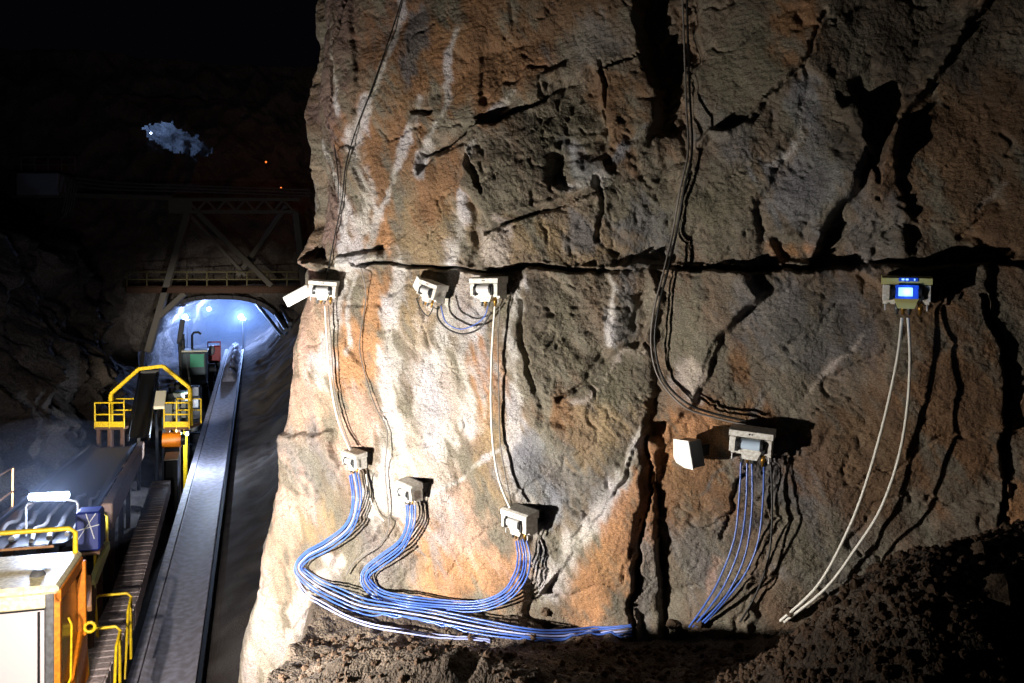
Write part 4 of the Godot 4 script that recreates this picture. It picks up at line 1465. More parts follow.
	for k in 6:
		st = mb()
		box(st, Vector3(0.04 * (k % 2), 0.3 + k * 0.52, 0.1 * (k % 3)), Vector3(0.62 - 0.05 * (k % 3), 0.46, 0.7), Basis(), 0.04)
		var md := obj("module", st, M.dark_metal if k % 2 else M.grey_metal, t)
		st = mb()
		box(st, Vector3(0, 0.34 + k * 0.52, 0.42 + 0.1 * (k % 3)), Vector3(0.34, 0.12, 0.04))
		obj("louvre", st, M.black_rubber if k % 2 else M.steel, md)

func build_walkway() -> void:
	var y := -5.95
	var q0 := -3.7
	var q1 := 11.5
	var pos := func(q: float) -> float: return lerpf(-0.86, -1.5, clampf((q - 0.4) / 16.9, 0, 1))
	var t := thing("walkway", "narrow elevated walkway of dusty slats between the two conveyors", "walkway", pit_xf(pit(-1.0, 0.0, y)))
	var n := 64
	var m1: Mesh
	for k in n:
		var q := lerpf(q0, q1, float(k) / (n - 1))
		var x: float = pos.call(q) + 1.0
		if m1 == null:
			var st := mb()
			box(st, Vector3(0, 0, 0), Vector3(0.5, 0.05, 0.2))
			box(st, Vector3(0.26, -0.2, 0), Vector3(0.03, 0.42, 0.15))
			st.generate_normals()
			m1 = st.commit()
		var s := put("slat", m1, M.walk_slat, t)
		s.position = Vector3(x, 0.006 * sin(k * 2.1), -q)
		s.rotation.z = 0.012 * sin(k * 1.7)
	for sd in [-1, 1]:
		var st := mb()
		beam(st, Vector3(0.14 + sd * 0.18, -0.1, -q0), Vector3(0.14 + sd * 0.18, -0.1, -0.4), 0.06, 0.14)
		beam(st, Vector3(0.14 + sd * 0.18, -0.1, -0.4), Vector3(-0.38 + sd * 0.18, -0.1, -q1), 0.06, 0.14)
		obj("stringer", st, M.dark_metal, t)
	for k in 7:
		var q := lerpf(q0 + 0.4, q1 - 0.4, k / 6.0)
		var x: float = pos.call(q) + 1.0
		var g := pit_floor_y(pos.call(q), q) - y - 0.1
		var st := mb()
		box(st, Vector3(x - 0.2, g / 2 - 0.05, -q), Vector3(0.09, -g, 0.09))
		obj("leg", st, M.dark_metal, t)
	# yellow hand-rail hoops and the side plate at the near end
	for h in [[at(95, 596, 14.5), at(131, 593, 14.5), 0], [at(85, 630, 13.0), at(120, 626, 13.0), 1]]:
		var inv := t.transform.affine_inverse()
		var a: Vector3 = inv * h[0]
		var b: Vector3 = inv * h[1]
		var st := mb()
		var pts := PackedVector3Array([Vector3(a.x, 0.02, a.z - 0.25), a - Vector3(0, 0.06, 0.0), a + Vector3(0.06, 0, 0), b - Vector3(0.06, 0, 0), b - Vector3(0, 0.06, 0), Vector3(b.x, -0.25, b.z + 0.02)])
		tube(st, pts, 0.024, 8)
		obj("hand_hoop", st, M.yellow, t)
		st = mb()
		tube(st, PackedVector3Array([b - Vector3(0, 0.08, 0), b + Vector3(0.02, -0.12, 0.5), Vector3(b.x + 0.04, -0.2, b.z + 0.95)]), 0.022, 8)
		obj("hand_rail", st, M.yellow, t)
		if h[2] == 1:
			st = mb()
			var pl := [a, Vector3(a.x, 0.05, a.z - 0.1), Vector3(a.x - 0.05, 0.05, a.z + 1.0), a + Vector3(-0.05, -0.4, 1.0)]
			for v in [0.0, 0.03]:
				face(st, [pl[0] + Vector3(v, 0, 0), pl[1] + Vector3(v, 0, 0), pl[2] + Vector3(v, 0, 0), pl[3] + Vector3(v, 0, 0)], a + Vector3(0.015, -0.3, 0.4))
			for k in 4:
				var e := (k + 1) % 4
				face(st, [pl[k], pl[e], pl[e] + Vector3(0.03, 0, 0), pl[k] + Vector3(0.03, 0, 0)], a + Vector3(0.015, -0.3, 0.4))
			obj("side_plate", st, M.orange_yellow, t)

func build_cab() -> void:
	var c := at(55, 587, 11.0)
	var base := c.y - 2.0
	var t := thing("operator_cab", "cream operator cab with orange side frame and dusty front window", "cab", pit_xf(Vector3(c.x, base, c.z)))
	var H0 := 2.0
	var W := 2.2
	var L := 1.45
	var st := mb()
	box(st, Vector3(-W / 2, H0 - 0.02, -L / 2), Vector3(W + 0.1, 0.12, L + 0.12), Basis(), 0.04)
	var roof := obj("roof", st, M.cream, t)
	st = mb()
	lathe(st, [Vector2(0.0, 0.07), Vector2(0.07, 0.06), Vector2(0.1, 0.0)], Vector3(-0.3, H0 + 0.04, -0.45), Basis(), 14)
	obj("vent_cap", st, M.steel, roof)
	for f in [[-0.06, 0.14], [-W + 0.06, 0.14]]:
		st = mb()
		box(st, Vector3(f[0], H0 / 2, -0.07), Vector3(f[1], H0 - 0.1, 0.16), Basis(), 0.03)
		obj("front_pillar", st, M.steel, t)
	st = mb()
	box(st, Vector3(-W / 2, H0 - 0.17, -0.06), Vector3(W - 0.2, 0.2, 0.12), Basis(), 0.02)
	obj("front_header", st, M.cream, t)
	st = mb()
	box(st, Vector3(-W / 2, 0.32, -0.06), Vector3(W - 0.2, 0.12, 0.16), Basis(), 0.02)
	obj("front_sill", st, M.steel, t)
	st = mb()
	box(st, Vector3(-W / 2, 0.14, -0.1), Vector3(W - 0.2, 0.28, 0.1), Basis(), 0.02)
	obj("front_apron", st, M.dark_metal, t)
	st = mb()
	box(st, Vector3(-W / 2, 1.04, -0.05), Vector3(W - 0.26, 1.36, 0.02), Basis(), 0.004)
	obj("front_window", st, M.dusty_glass, t)
	st = mb()
	box(st, Vector3(-0.19, 1.02, 0.0), Vector3(0.025, 1.35, 0.025))
	obj("wiper", st, M.dark_metal, t)
	st = mb()
	box(st, Vector3(-W / 2, H0 - 0.28, -0.03), Vector3(W - 0.24, 0.025, 0.03))
	obj("window_seal", st, M.dark_metal, t)
	# right side: orange frame round a dark window
	st = mb()
	prism(st, [Vector2(0.0, 0.2), Vector2(0.12, 0.2), Vector2(0.12, H0 - 0.08), Vector2(0.0, H0 - 0.08)], -0.02, 0.06, Transform3D(Basis(Vector3(0, 0, -1), Vector3.UP, Vector3(1, 0, 0)), Vector3(0, 0, 0)))
	beam(st, Vector3(0.03, H0 - 0.12, 0.0), Vector3(0.03, H0 - 0.12, -L), 0.08, 0.16)
	beam(st, Vector3(0.03, H0 - 0.1, -L), Vector3(0.03, 0.8, -L - 0.05), 0.09, 0.16)
	beam(st, Vector3(0.03, 0.82, -L - 0.05), Vector3(0.03, 0.1, -0.55), 0.09, 0.16)
	beam(st, Vector3(0.03, 0.2, -0.6), Vector3(0.03, 0.2, 0.0), 0.08, 0.16)
	obj("side_frame", st, M.orange_yellow, t)
	st = mb()
	prism(st, [Vector2(0.06, 0.25), Vector2(0.6, 0.25), Vector2(L, 0.85), Vector2(L, H0 - 0.15), Vector2(0.06, H0 - 0.15)], -0.03, 0.0, Transform3D(Basis(Vector3(0, 0, -1), Vector3.UP, Vector3(1, 0, 0)), Vector3(0, 0, 0)))
	obj("side_window", st, M.plum_glass, t)
	st = mb()
	tube(st, PackedVector3Array([Vector3(0.05, 0.5, -0.5), Vector3(0.09, 0.6, -0.5), Vector3(0.09, 1.3, -0.55), Vector3(0.05, 1.4, -0.55)]), 0.016, 6)
	obj("grab_handle", st, M.yellow, t)
	st = mb()
	box(st, Vector3(-W / 2, 1.0, -L), Vector3(W, H0 - 0.1, 0.08))
	obj("rear_panel", st, M.cream, t)
	st = mb()
	box(st, Vector3(-W, 1.0, -L / 2), Vector3(0.08, H0 - 0.1, L))
	obj("left_panel", st, M.cream, t)
	# roof rail
	st = mb()
	tube(st, PackedVector3Array([Vector3(-W, H0 + 0.02, -L + 0.06), Vector3(-W, H0 + 0.34, -L + 0.06), Vector3(-W + 0.06, H0 + 0.4, -L + 0.06), Vector3(-0.1, H0 + 0.4, -L + 0.06), Vector3(-0.02, H0 + 0.34, -L + 0.06), Vector3(-0.02, H0 + 0.02, -L + 0.06)]), 0.035, 8)
	obj("roof_rail", st, M.yellow, t)
	st = mb()
	rod(st, Vector3(-W, H0 + 0.16, -L + 0.06), Vector3(-0.3, H0 + 0.16, -L + 0.06), 0.02, 6)
	obj("roof_bar", st, M.brown_beam, t)
	# tow eye and link behind the side frame
	st = mb()
	for k in 12:
		var a := TAU * k / 12
		var b := TAU * (k + 1) / 12
		rod(st, Vector3(0.16 + 0.07 * cos(a), 0.92 + 0.07 * sin(a), -L), Vector3(0.16 + 0.07 * cos(b), 0.92 + 0.07 * sin(b), -L), 0.026, 6)
	obj("tow_eye", st, M.yellow, t)
	st = mb()
	beam(st, Vector3(0.12, 1.15, -L - 0.1), Vector3(0.0, 1.4, -L - 0.8), 0.1, 0.1)
	obj("link_arm", st, M.brown_beam, t)
	# work light on the roof rail, pointing up the conveyor
	st = mb()
	box(st, Vector3(-W + 0.05, H0 + 0.5, -L + 0.06), Vector3(0.2, 0.14, 0.12), Basis(), 0.02)
	var wl := obj("work_light", st, M.dark_metal, t)
	st = mb()
	box(st, Vector3(-W + 0.05, H0 + 0.5, -L - 0.005), Vector3(0.17, 0.11, 0.012))
	obj("lamp_glass", st, M.flood_bulb, wl)
	var sp := SpotLight3D.new()
	sp.name = "lamp_glow"
	sp.light_color = Color(1, 0.96, 0.88)
	sp.light_energy = 620.0
	sp.light_size = 0.04
	sp.spot_range = 150.0
	sp.spot_attenuation = 2.0
	sp.spot_angle = 10.0
	sp.spot_angle_attenuation = 0.8
	sp.shadow_enabled = true
	t.add_child(sp, true)
	var from := Vector3(-W + 0.05, H0 + 0.5, -L - 0.03)
	var aim := t.transform.affine_inverse() * at(174, 388, 34.0)
	sp.transform = Transform3D(Basis.looking_at(aim - from), from)
	# chassis down to the pit floor
	var g := pit_floor_y(pq(c).x, pq(c).y) - base - 0.1
	st = mb()
	box(st, Vector3(-W / 2, -0.25, -L / 2), Vector3(W, 0.5, L + 0.6), Basis(), 0.05)
	obj("chassis", st, M.dark_metal, t)
	for s in [-1, 1]:
		st = mb()
		box(st, Vector3(-W / 2 + s * 0.85, (g - 0.5) / 2, -L / 2), Vector3(0.45, -0.5 - g, L + 1.2), Basis(), 0.15)
		obj("track", st, M.black_rubber, t)

func build_led() -> void:
	var D := 14.0
	var base := at(52, 545, D)
	var t := thing("light_bar", "glaring white light bar on a pipe frame above the feeder conveyor", "lamp", Transform3D(Basis(), base))
	var w := func(x: float, y: float) -> Vector3: return at(x, y, D) - base
	for s in [[26.0, 504.0, 550.0, 32.0, 503.0], [78.0, 501.0, 556.0, 66.0, 500.0]]:
		var st := mb()
		tube(st, PackedVector3Array([w.call(s[0], s[2]), w.call(s[0], s[1] + 3), w.call(s[0] + (2.0 if s[0] < 50 else -2.0), s[1]), w.call(s[3], s[4])]), 0.018, 8)
		obj("pipe_post", st, M.white_pipe, t)
	for k in 2:
		var a: Vector3 = w.call(30.0 + 19.5 * k, 497.0 - k)
		var b: Vector3 = w.call(48.5 + 19.5 * k, 496.0 - k)
		var st := mb()
		rod(st, a, b, 0.06, 12)
		obj("led_tube", st, M.led_tube, t)
		lamp((a + b) / 2, Color(0.78, 0.85, 1), 6.5, 0.06, t)
	var sh := mb()
	box(sh, w.call(49.0, 501.5), Vector3(0.6, 0.03, 0.05))
	obj("lamp_base", sh, M.dark_metal, t)
	# crate and yellow rail beside it
	var cb := at(90, 548, 13.6)
	t = thing("blue_crate", "blue plastic crate with white straps beside the yellow rail", "crate", pit_xf(cb))
	var st2 := mb()
	box(st2, Vector3(0, 0.31, 0), Vector3(0.36, 0.62, 0.4), Basis(), 0.03)
	obj("shell", st2, M.blue_plastic, t)
	for s in [[-0.14, 0.2, 0.12, 0.6], [0.1, 0.2, -0.02, 0.6], [-0.16, 0.34, 0.17, 0.42]]:
		st2 = mb()
		beam(st2, Vector3(s[0], s[1], 0.21), Vector3(s[2], s[3], 0.21), 0.03, 0.012)
		obj("strap", st2, M.white_pipe, t)
	st2 = mb()
	box(st2, Vector3(-0.12, -0.03, 0), Vector3(0.6, 0.05, 0.42))
	obj("shelf", st2, M.rust_steel, t)
	var rb := at(102, 577, 14.9)
	t = thing("guard_rail", "yellow guard rail standing beside the blue crate", "rail", Transform3D(Basis(), rb))
	var v := func(x: float, y: float, d: float) -> Vector3: return at(x, y, d) - rb
	st2 = mb()
	tube(st2, PackedVector3Array([v.call(95, 577, 14.7), v.call(95, 516, 14.7), v.call(97, 513, 14.8), v.call(105, 513, 15.4), v.call(107, 516, 15.4), v.call(107, 545, 15.4)]), 0.026, 8)
	obj("hoop", st2, M.yellow, t)
	st2 = mb()
	rod(st2, v.call(99, 513, 14.9), v.call(99, 572, 14.9), 0.02, 6)
	obj("post", st2, M.box_yellow, t)
	st2 = mb()
	beam(st2, v.call(107, 545, 15.4), v.call(92, 585, 14.2), 0.1, 0.16)
	obj("foot_beam", st2, M.box_yellow, t)
	st2 = mb()
	beam(st2, v.call(92, 584, 14.25), Vector3(v.call(84, 580, 14.3).x, -2.6, v.call(84, 580, 14.3).z), 0.12, 0.12)
	obj("pillar", st2, M.rust_steel, t)

# ---------------------------------------------------------------- far: tunnel machines, lamps, bridge
func build_far() -> void:
	var p := at(195, 384, 50.0)
	p.y = pit_floor_y(pq(p).x, pq(p).y)
	var t := thing("green_loader", "dark loader with a green rear panel at the tunnel mouth", "machine", pit_xf(p))
	var h := at(198, 350, 50.0).y - p.y
	var st := mb()
	box(st, Vector3(0, h - 1.0, 0), Vector3(1.35, 1.9, 2.2), Basis(), 0.08)
	obj("body", st, M.loader_grey, t)
	st = mb()
	box(st, Vector3(0.18, h - 0.55, 1.12), Vector3(0.75, 0.75, 0.04))
	obj("rear_panel", st, M.green, t)
	st = mb()
	box(st, Vector3(0.05, h, 0.1), Vector3(1.4, 0.1, 2.1))
	obj("roof", st, M.cream, t)
	st = mb()
	box(st, Vector3(0, h - 1.55, 1.15), Vector3(1.3, 0.12, 0.06))
	obj("bumper", st, M.steel, t)
	for s in [-1, 1]:
		st = mb()
		rod(st, Vector3(s * 0.5, 0.55, 0.7), Vector3(s * 0.8, 0.55, 0.7), 0.55, 18)
		obj("wheel", st, M.black_rubber, t)
		st = mb()
		box(st, Vector3(s * 0.55, (h - 1.9) / 2, -0.3), Vector3(0.3, maxf(h - 1.9, 0.3), 0.8))
		obj("frame_leg", st, M.dark_metal, t)
	st = mb()
	tube(st, PackedVector3Array([Vector3(-0.2, h, -0.6), Vector3(-0.2, h + 0.85, -0.6), Vector3(-0.1, h + 1.0, -0.6), Vector3(0.15, h + 1.02, -0.6), Vector3(0.3, h + 0.9, -0.6)]), 0.07, 8)
	obj("exhaust", st, M.black_rubber, t)
	# drill boom standing left of it
	p = at(182, 362, 53.0)
	p.y = pit_floor_y(pq(p).x, pq(p).y)
	t = thing("drill_boom", "black upright drill boom left of the green loader", "drill", pit_xf(p))
	h = at(182, 318, 53.0).y - p.y
	st = mb()
	beam(st, Vector3(0.1, 0.1, 0), Vector3(-0.05, h - 1.0, 0), 0.4, 0.4)
	obj("mast", st, M.black_rubber, t)
	st = mb()
	beam(st, Vector3(-0.15, h - 1.6, 0.1), Vector3(0.05, h - 0.1, 0.1), 0.3, 0.3)
	obj("feed", st, M.dark_metal, t)
	st = mb()
	box(st, Vector3(0.1, 0.4, 0), Vector3(1.0, 0.8, 1.2), Basis(), 0.08)
	obj("carriage", st, M.dark_metal, t)
	st = mb()
	rod(st, Vector3(0.3, 0.8, 0.5), Vector3(0.05, h - 1.4, 0.3), 0.06, 8)
	obj("ram", st, M.steel, t)
	# red machine
	p = at(213, 369, 58.0)
	p.y = pit_floor_y(pq(p).x, pq(p).y)
	t = thing("red_drill_rig", "red drill rig with a pale round hood beside the belt in the tunnel", "machine", pit_xf(p).scaled_local(Vector3(0.72, 1, 1)))
	h = at(217, 342, 58.0).y - p.y
	st = mb()
	box(st, Vector3(0.1, h - 0.8, -0.4), Vector3(1.15, 1.1, 1.0), Basis(), 0.08)
	obj("body", st, M.red, t)
	for s in [-1, 1]:
		st = mb()
		box(st, Vector3(0.1 + s * 0.55, h - 0.5, 0.1), Vector3(0.1, 1.0, 0.1))
		obj("frame_post", st, M.red, t)
	st = mb()
	box(st, Vector3(0.1, h, 0.1), Vector3(1.2, 0.1, 0.12))
	obj("frame_top", st, M.red, t)
	var d := put("hood", sphere(0.36, 14), M.white_pipe, t)
	d.position = Vector3(-0.15, h - 0.55, 0.25)
	st = mb()
	box(st, Vector3(0.1, (h - 1.3) / 2, -0.3), Vector3(1.0, h - 1.3, 1.2), Basis(), 0.06)
	obj("chassis", st, M.dark_metal, t)
	for s in [-1, 1]:
		st = mb()
		rod(st, Vector3(0.1 + s * 0.4, 0.4, 0.4), Vector3(0.1 + s * 0.7, 0.4, 0.4), 0.4, 16)
		obj("wheel", st, M.black_rubber, t)
	# hose drums left of the belt
	for k in 2:
		p = at(211 + 4 * k, 370 - 8 * k, 54.0 + 10 * k)
		var gy := pit_floor_y(pq(p).x, pq(p).y)
		t = thing("hose_drum", ["black hose drum on a stand beside the belt", "grey hose drum on a stand farther up the belt"][k], "drum", pit_xf(Vector3(p.x, gy, p.z)), "hose drums")
		st = mb()
		rod(st, Vector3(-0.25, p.y - gy, 0), Vector3(0.25, p.y - gy, 0), 0.42, 18)
		obj("drum", st, M.black_rubber if k == 0 else M.grey_metal, t)
		st = mb()
		rod(st, Vector3(-0.32, p.y - gy, 0), Vector3(0.32, p.y - gy, 0), 0.12, 12)
		obj("hub", st, M.steel, t)
		st = mb()
		box(st, Vector3(0, (p.y - gy) / 2, 0), Vector3(0.3, p.y - gy, 0.3))
		obj("stand", st, M.dark_metal, t)
	# tunnel lamps
	var lamps := [[185, 317, 68.0, "left tunnel lamp above the drill boom"], [209, 309, 76.0, "middle tunnel lamp farther in, high on the wall"], [241, 317, 70.0, "right tunnel lamp on a tall pole"], [222, 299, 82.0, "small farthest tunnel lamp under the roof"]]
	for k in 4:
		var l: Array = lamps[k]
		p = at(l[0], l[1], l[2])
		t = thing("tunnel_lamp", "blue-white " + l[3], "lamp", Transform3D(Basis(), p), "lamps in the tunnel")
		put("lamp_bulb", sphere([0.23, 0.2, 0.24, 0.13][k], 12), M.tunnel_bulb, t)
		lamp(Vector3.ZERO, Color(0.6, 0.73, 1), [40.0, 40.0, 90.0, 16.0][k], 0.2, t)
		st = mb()
		if k == 2 or k == 0:
			var gy := pit_floor_y(pq(p).x, pq(p).y) - p.y
			rod(st, Vector3(0.15, gy, -0.1), Vector3(0.15, -0.2, -0.1), 0.07, 8)
			box(st, Vector3(0.15, -0.25, -0.1), Vector3(0.5, 0.1, 0.2))
			obj("pole", st, M.steel, t)
		else:
			rod(st, Vector3(0, 0.15, 0), Vector3(0, 3.0, -0.2), 0.04, 6)
			obj("hanger", st, M.steel, t)
	# pipes along the right shoulder of the tunnel
	for k in 3:
		st = mb()
		var a := at(246 + 6 * k, 290 + 2 * k, 70.0)
		var b := at(262 + 8 * k, 310 - 3 * k, 62.0)
		var c := at(282 + 4 * k, 336 - 6 * k, 56.0)
		tube(st, smooth_path(PackedVector3Array([a, b, c]), 6), 0.14, 8)
		tag(obj("vent_pipe", st, M.grey_metal), ["lowest of three grey pipes at the tunnel's right shoulder", "middle of three grey pipes at the tunnel's right shoulder", "topmost of three grey pipes at the tunnel's right shoulder"][k], "pipe", "pipes at the tunnel shoulder")
	build_bridge()

func build_bridge() -> void:
	var D := 55.5
	var base := at(150, 345, D)
	base.y = th_floor
	var t := thing("bridge", "dark steel trestle bridge with a railed walkway across the tunnel mouth", "bridge", Transform3D(Basis(), base))
	var w := func(x: float, y: float, d: float) -> Vector3: return at(x, y, d) - base
	var bar := func(called: String, x0: float, y0: float, x1: float, y1: float, d0: float, wd: float, m: Material) -> void:
		var st := mb()
		beam(st, w.call(x0, y0, d0), w.call(x1, y1, d0), wd, wd)
		obj(called, st, m, t)
	bar.call("deck_beam", 127.0, 290.0, 310.0, 290.0, D, 0.42, M.rust_steel)
	bar.call("deck_beam", 127.0, 290.0, 310.0, 290.0, D + 1.4, 0.42, M.rust_steel)
	var st := mb()
	var a: Vector3 = w.call(127.0, 286.5, D)
	var b: Vector3 = w.call(310.0, 286.5, D)
	box(st, (a + b) / 2 + Vector3(0, 0, -0.7), Vector3(b.x - a.x, 0.08, 1.5))
	obj("deck", st, M.rust_steel, t)
	for h in [272.0, 279.5]:
		bar.call("rail", 127.0, h, 310.0, h, D, 0.07, M.bridge_yellow)
	for k in 10:
		bar.call("post", 127.0 + 20.0 * k, 271.5, 127.0 + 20.0 * k, 287.0, D, 0.07, M.bridge_yellow)
	bar.call("top_chord", 170.0, 199.5, 300.0, 199.5, D, 0.22, M.bridge_steel)
	bar.call("bottom_chord", 172.0, 212.0, 296.0, 212.0, D, 0.22, M.bridge_steel)
	for k in 12:
		bar.call("web_bar", 178.0 + 9.6 * k, 200.0 if k % 2 else 211.0, 187.6 + 9.6 * k, 211.0 if k % 2 else 200.0, D, 0.14, M.bridge_steel)
	st = mb()
	a = w.call(169.0, 198.0, D)
	b = w.call(192.0, 213.0, D)
	box(st, (a + b) / 2, Vector3(b.x - a.x, a.y - b.y, 0.2))
	obj("gusset", st, M.bridge_steel, t)
	bar.call("leg", 188.0, 212.0, 148.0, 352.0, D, 0.42, M.bridge_steel)
	bar.call("knee_brace", 158.0, 318.0, 185.0, 293.0, D, 0.34, M.bridge_steel)
	bar.call("brace", 198.0, 213.0, 272.0, 286.0, D - 0.3, 0.34, M.bridge_steel)
	bar.call("brace", 189.0, 214.0, 246.0, 276.0, D + 1.0, 0.22, M.bridge_steel)
	bar.call("brace", 287.0, 206.0, 238.0, 276.0, D + 1.4, 0.32, M.bridge_steel)
	bar.call("leg", 296.0, 212.0, 312.0, 352.0, D, 0.42, M.bridge_steel)
	# arch ring of the tunnel portal
	st = mb()
	for k in 30:
		var u := arch(k / 30.0)
		var v := arch((k + 1) / 30.0)
		beam(st, pit(u.x, QT - 1.4, u.y + 0.1), pit(v.x, QT - 1.4, v.y + 0.1), 0.3, 0.3)
	tag(obj("portal_arch", st, M.arch_steel), "dark steel arch ring lining the tunnel mouth", "arch")
	# long pipe bridge and control house on the upper left
	D = 57.0
	base = at(45, 195, D)
	t = thing("control_house", "small grey control house with roof railings high on the left", "house", Transform3D(Basis(), base))
	var c := at(37, 184, D) - base
	st = mb()
	box(st, c + Vector3(0, 0, -1.0), Vector3(2.8, 1.5, 2.0), Basis(), 0.05)
	obj("wall", st, M.house_grey, t)
	st = mb()
	box(st, c + Vector3(0, 0.8, -1.0), Vector3(3.1, 0.12, 2.3))
	obj("roof", st, M.dark_metal, t)
	st = mb()
	box(st, c + Vector3(0.9, -0.85, -1.0), Vector3(5.2, 0.16, 2.0))
	obj("base_slab", st, M.bridge_steel, t)
	for k in 5:
		st = mb()
		rod(st, c + Vector3(-1.0 + 0.9 * k, 0.85, 0.1), c + Vector3(-1.0 + 0.9 * k, 1.8, 0.1), 0.05, 6)
		obj("roof_post", st, M.bridge_steel, t)
	for h in [1.3, 1.8]:
		st = mb()
		rod(st, c + Vector3(-1.0, h, 0.1), c + Vector3(2.6, h, 0.1), 0.05, 6)
		obj("roof_rail", st, M.bridge_steel, t)
	st = mb()
	box(st, c + Vector3(0.4, 1.25, -1.0), Vector3(1.6, 0.9, 1.2))
	obj("roof_unit", st, M.red_dark, t)
	st = mb()
	beam(st, at(60, 195, D), at(172, 198, D - 1.5), 0.3, 0.3)
	tag(obj("pipe_bridge_beam", st, M.bridge_steel), "long thin steel beam from the control house to the trestle", "beam")
	for k in 5:
		st = mb()
		var x := 58.0 + 4.5 * k
		tube(st, smooth_path(PackedVector3Array([at(x, 192, D), at(x + 4 - k * 0.5, 174 + 2 * k, D - 0.3), at(x + 9 - 2 * k, 186, D - 0.5), at(64 + 2.4 * k, 206, D - 0.5), at(62 + 2.4 * k, 213, D - 0.5)]), 6), 0.05, 6)
		tag(obj("hanging_hose", st, M.grey_cable), "thin grey hose drooping from the control house", "hose", "hoses drooping from the control house")
	st = mb()
	tube(st, smooth_path(PackedVector3Array([at(67, 212, D - 0.5), at(58, 222, 56.0), at(40, 238, 52.0), at(10, 250, 48.0), at(-20, 262, 44.0)]), 6), 0.07, 6)
	tag(obj("slack_hose", st, M.grey_cable), "pale hose slung from the control house down to the left wall", "hose")
	for k in 3:
		st = mb()
		tube(st, smooth_path(PackedVector3Array([at(75, 178 + 4 * k, D), at(120, 183 + k * 3.5, D), at(200, 186 + 3 * k, D), at(310, 190 + k * 3, D)]), 6), 0.06, 6)
		tag(obj("overhead_pipe", st, M.grey_cable), ["uppermost thin pipe over the trestle", "middle thin pipe over the trestle", "lowest thin pipe over the trestle"][k], "pipe", "pipes over the trestle")
	# small lamps high up
	for s in [[266, 162, "tiny amber lamp on the rock high above the trestle"], [281, 188, "tiny amber lamp on the trestle's right end"]]:
		var p := at(s[0], s[1], 58.5)
		t = thing("amber_lamp", s[2], "lamp", Transform3D(Basis(), p), "amber lamps high up")
		put("lamp_bulb", sphere(0.07, 8), M.amber_bulb, t)
		lamp(Vector3.ZERO, Color(1, 0.5, 0.2), 0.3, 0.05, t)
		st = mb()
		rod(st, Vector3(0, -0.07, 0), Vector3(0, -0.5, -0.1), 0.03, 6)
		obj("stalk", st, M.dark_metal, t)
	var p2 := pit(-5.9, 50.4, 12.0)
	t = thing("chamber_lamp", "blue-white lamp in the small opening high on the rock", "lamp", Transform3D(Basis(), p2))
	put("lamp_bulb", sphere(0.08, 10), M.tunnel_bulb, t)
	lamp(Vector3.ZERO, Color(0.5, 0.68, 1), 20.0, 0.15, t)
	st = mb()
	rod(st, Vector3(0, 0, 0), Vector3(-0.3, 1.2, 0.2), 0.04, 6)
	obj("hanger", st, M.dark_metal, t)

# ---------------------------------------------------------------- stones on the ledge
func stone_mesh(sd: int, r: float) -> ArrayMesh:
	var s := SphereMesh.new()
	s.radius = r
	s.height = 2 * r
	s.radial_segments = 12
	s.rings = 7
	var arr := s.get_mesh_arrays()
	var n := fbm(1.1 / r, 3, sd)
	var v: PackedVector3Array = arr[Mesh.ARRAY_VERTEX]
	var sq := Vector3(1.0, 0.75, 0.85)
	for k in v.size():
		v[k] = v[k] * sq * (1.0 + 0.45 * n.get_noise_3dv(v[k]))
	arr[Mesh.ARRAY_VERTEX] = v
	var idx: PackedInt32Array = arr[Mesh.ARRAY_INDEX]
	var st := mb()
	st.set_smooth_group(-1)
	for k in idx:
		st.add_vertex(v[k])
	st.generate_normals()
	return st.commit()

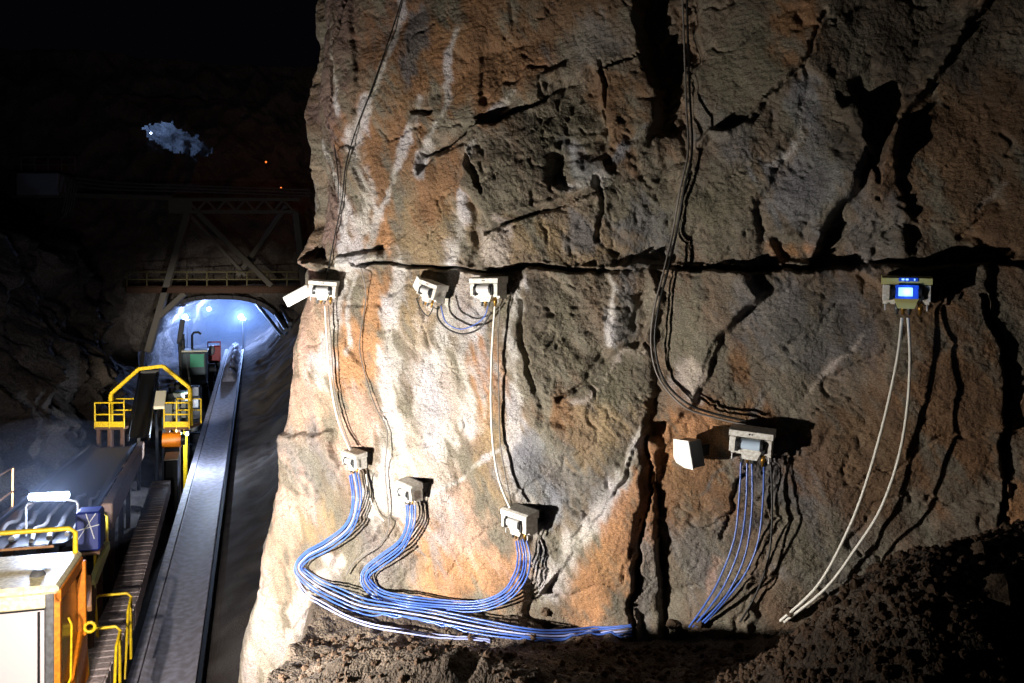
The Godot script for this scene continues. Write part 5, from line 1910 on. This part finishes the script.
func build_stones() -> void:
	var ms := []
	for k in 5:
		ms.append(stone_mesh(200 + k, 0.05))
	var named := [[533, 634, 0.9, "pale stone weighing down the blue cables"], [528, 636, 0.8, "small rounded stone beside the pale one on the cables"], [1000, 592, 3.2, "large brown boulder on the dark mound at the right"], [700, 622, 1.3, "stone where the straight blue cables meet the dirt"], [672, 624, 1.2, "brown stone at the foot of the cracked spike"], [790, 612, 1.2, "stone beside the end of the white conduits"], [545, 612, 1.1, "stone on the dirt strip under the orange slab"], [980, 552, 1.6, "dark stone on the crest of the mound"]]
	for s in named:
		var p := on_scene(s[0], s[1], 0.01)
		var o := put("loose_stone", ms[rng.randi() % 5], M.stone)
		o.transform = Transform3D(Basis(Vector3.UP, rng.randf() * TAU).scaled(Vector3.ONE * s[2]), p)
		tag(o, s[3], "stone", "loose stones on the ledge")
	for part in 3:
		var mm := MultiMesh.new()
		mm.transform_format = MultiMesh.TRANSFORM_3D
		mm.mesh = ms[part]
		var n := 2600
		mm.instance_count = n
		for k in n:
			var x := rng.randf_range(-1.9, 5.0)
			var d := rng.randf_range(4.6, 8.0)
			var dw := N.dot(Vector3(x, 0, -d) - O)
			if dw < 0.1 or (rng.randf() < 0.55 and x < 0.8):
				x = rng.randf_range(0.9, 4.5)
				d = rng.randf_range(4.8, 6.4)
			var sc := 0.1 + 0.75 * pow(rng.randf(), 3.0)
			mm.set_instance_transform(k, Transform3D(Basis.from_euler(Vector3(rng.randf() * TAU, rng.randf() * TAU, rng.randf() * TAU)).scaled(Vector3.ONE * sc), Vector3(x, ledge_h(x, d) + 0.005, -d)))
		var mi := MultiMeshInstance3D.new()
		mi.name = numbered("rubble")
		mi.multimesh = mm
		mi.material_override = M.rubble
		add_child(mi)
		tag(mi, "small brown rubble strewn over the dirt ledge", "rubble", "rubble on the ledge", "stuff")
func build_things() -> void:
	build_devices()
	build_cables()
	build_cab()
	build_led()
	build_deck()
	build_walkway()
	build_gantry()
	build_belt()
	build_far()
	build_stones()
	var lf := FogVolume.new()
	lf.name = "lamp_haze"
	lf.shape = RenderingServer.FOG_VOLUME_SHAPE_ELLIPSOID
	lf.size = Vector3(3.6, 2.4, 2.6)
	var lm := FogMaterial.new()
	lm.albedo = Color(0.85, 0.9, 1)
	lm.density = 0.007
	lf.material = lm
	add_child(lf)
	lf.position = at(49, 490, 14.0)
	tag(lf, "dust haze glowing round the light bar", "haze", "", "stuff")
	var f := FogVolume.new()
	f.name = "tunnel_haze"
	f.shape = RenderingServer.FOG_VOLUME_SHAPE_BOX
	f.size = Vector3(11, 7, 36)
	var fm := FogMaterial.new()
	fm.albedo = Color(0.8, 0.88, 1)
	fm.density = 0.022
	f.material = fm
	add_child(f)
	f.transform = pit_xf(pit(TP, QT + 18.0, -3.0))
	tag(f, "blue haze of dust hanging in the lit tunnel", "haze", "", "stuff")

func _ready() -> void:
	rng.seed = 7
	# --- camera
	var cam := Camera3D.new()
	cam.name = "camera"
	cam.projection = Camera3D.PROJECTION_FRUSTUM
	cam.near = 0.1
	cam.far = 400.0
	cam.size = 2.0 * 0.1 * 341.5 / F
	cam.frustum_offset = Vector2(0, -46.5 / F * 0.1)
	add_child(cam)
	cam.current = true
	# --- night
	var env := Environment.new()
	env.background_mode = Environment.BG_COLOR
	env.background_color = Color(0.012, 0.012, 0.02)
	env.tonemap_mode = Environment.TONE_MAPPER_LINEAR
	env.tonemap_exposure = 1.0
	env.sdfgi_enabled = true
	env.ssao_enabled = true
	env.ssil_enabled = true
	env.volumetric_fog_enabled = true
	env.volumetric_fog_density = 0.0
	var we := WorldEnvironment.new()
	we.name = "night"
	we.environment = env
	add_child(we)
	make_materials()
	build_flood()
	# --- structure
	build_rock()
	build_ledge()
	build_pit()
	# --- things
	build_things()
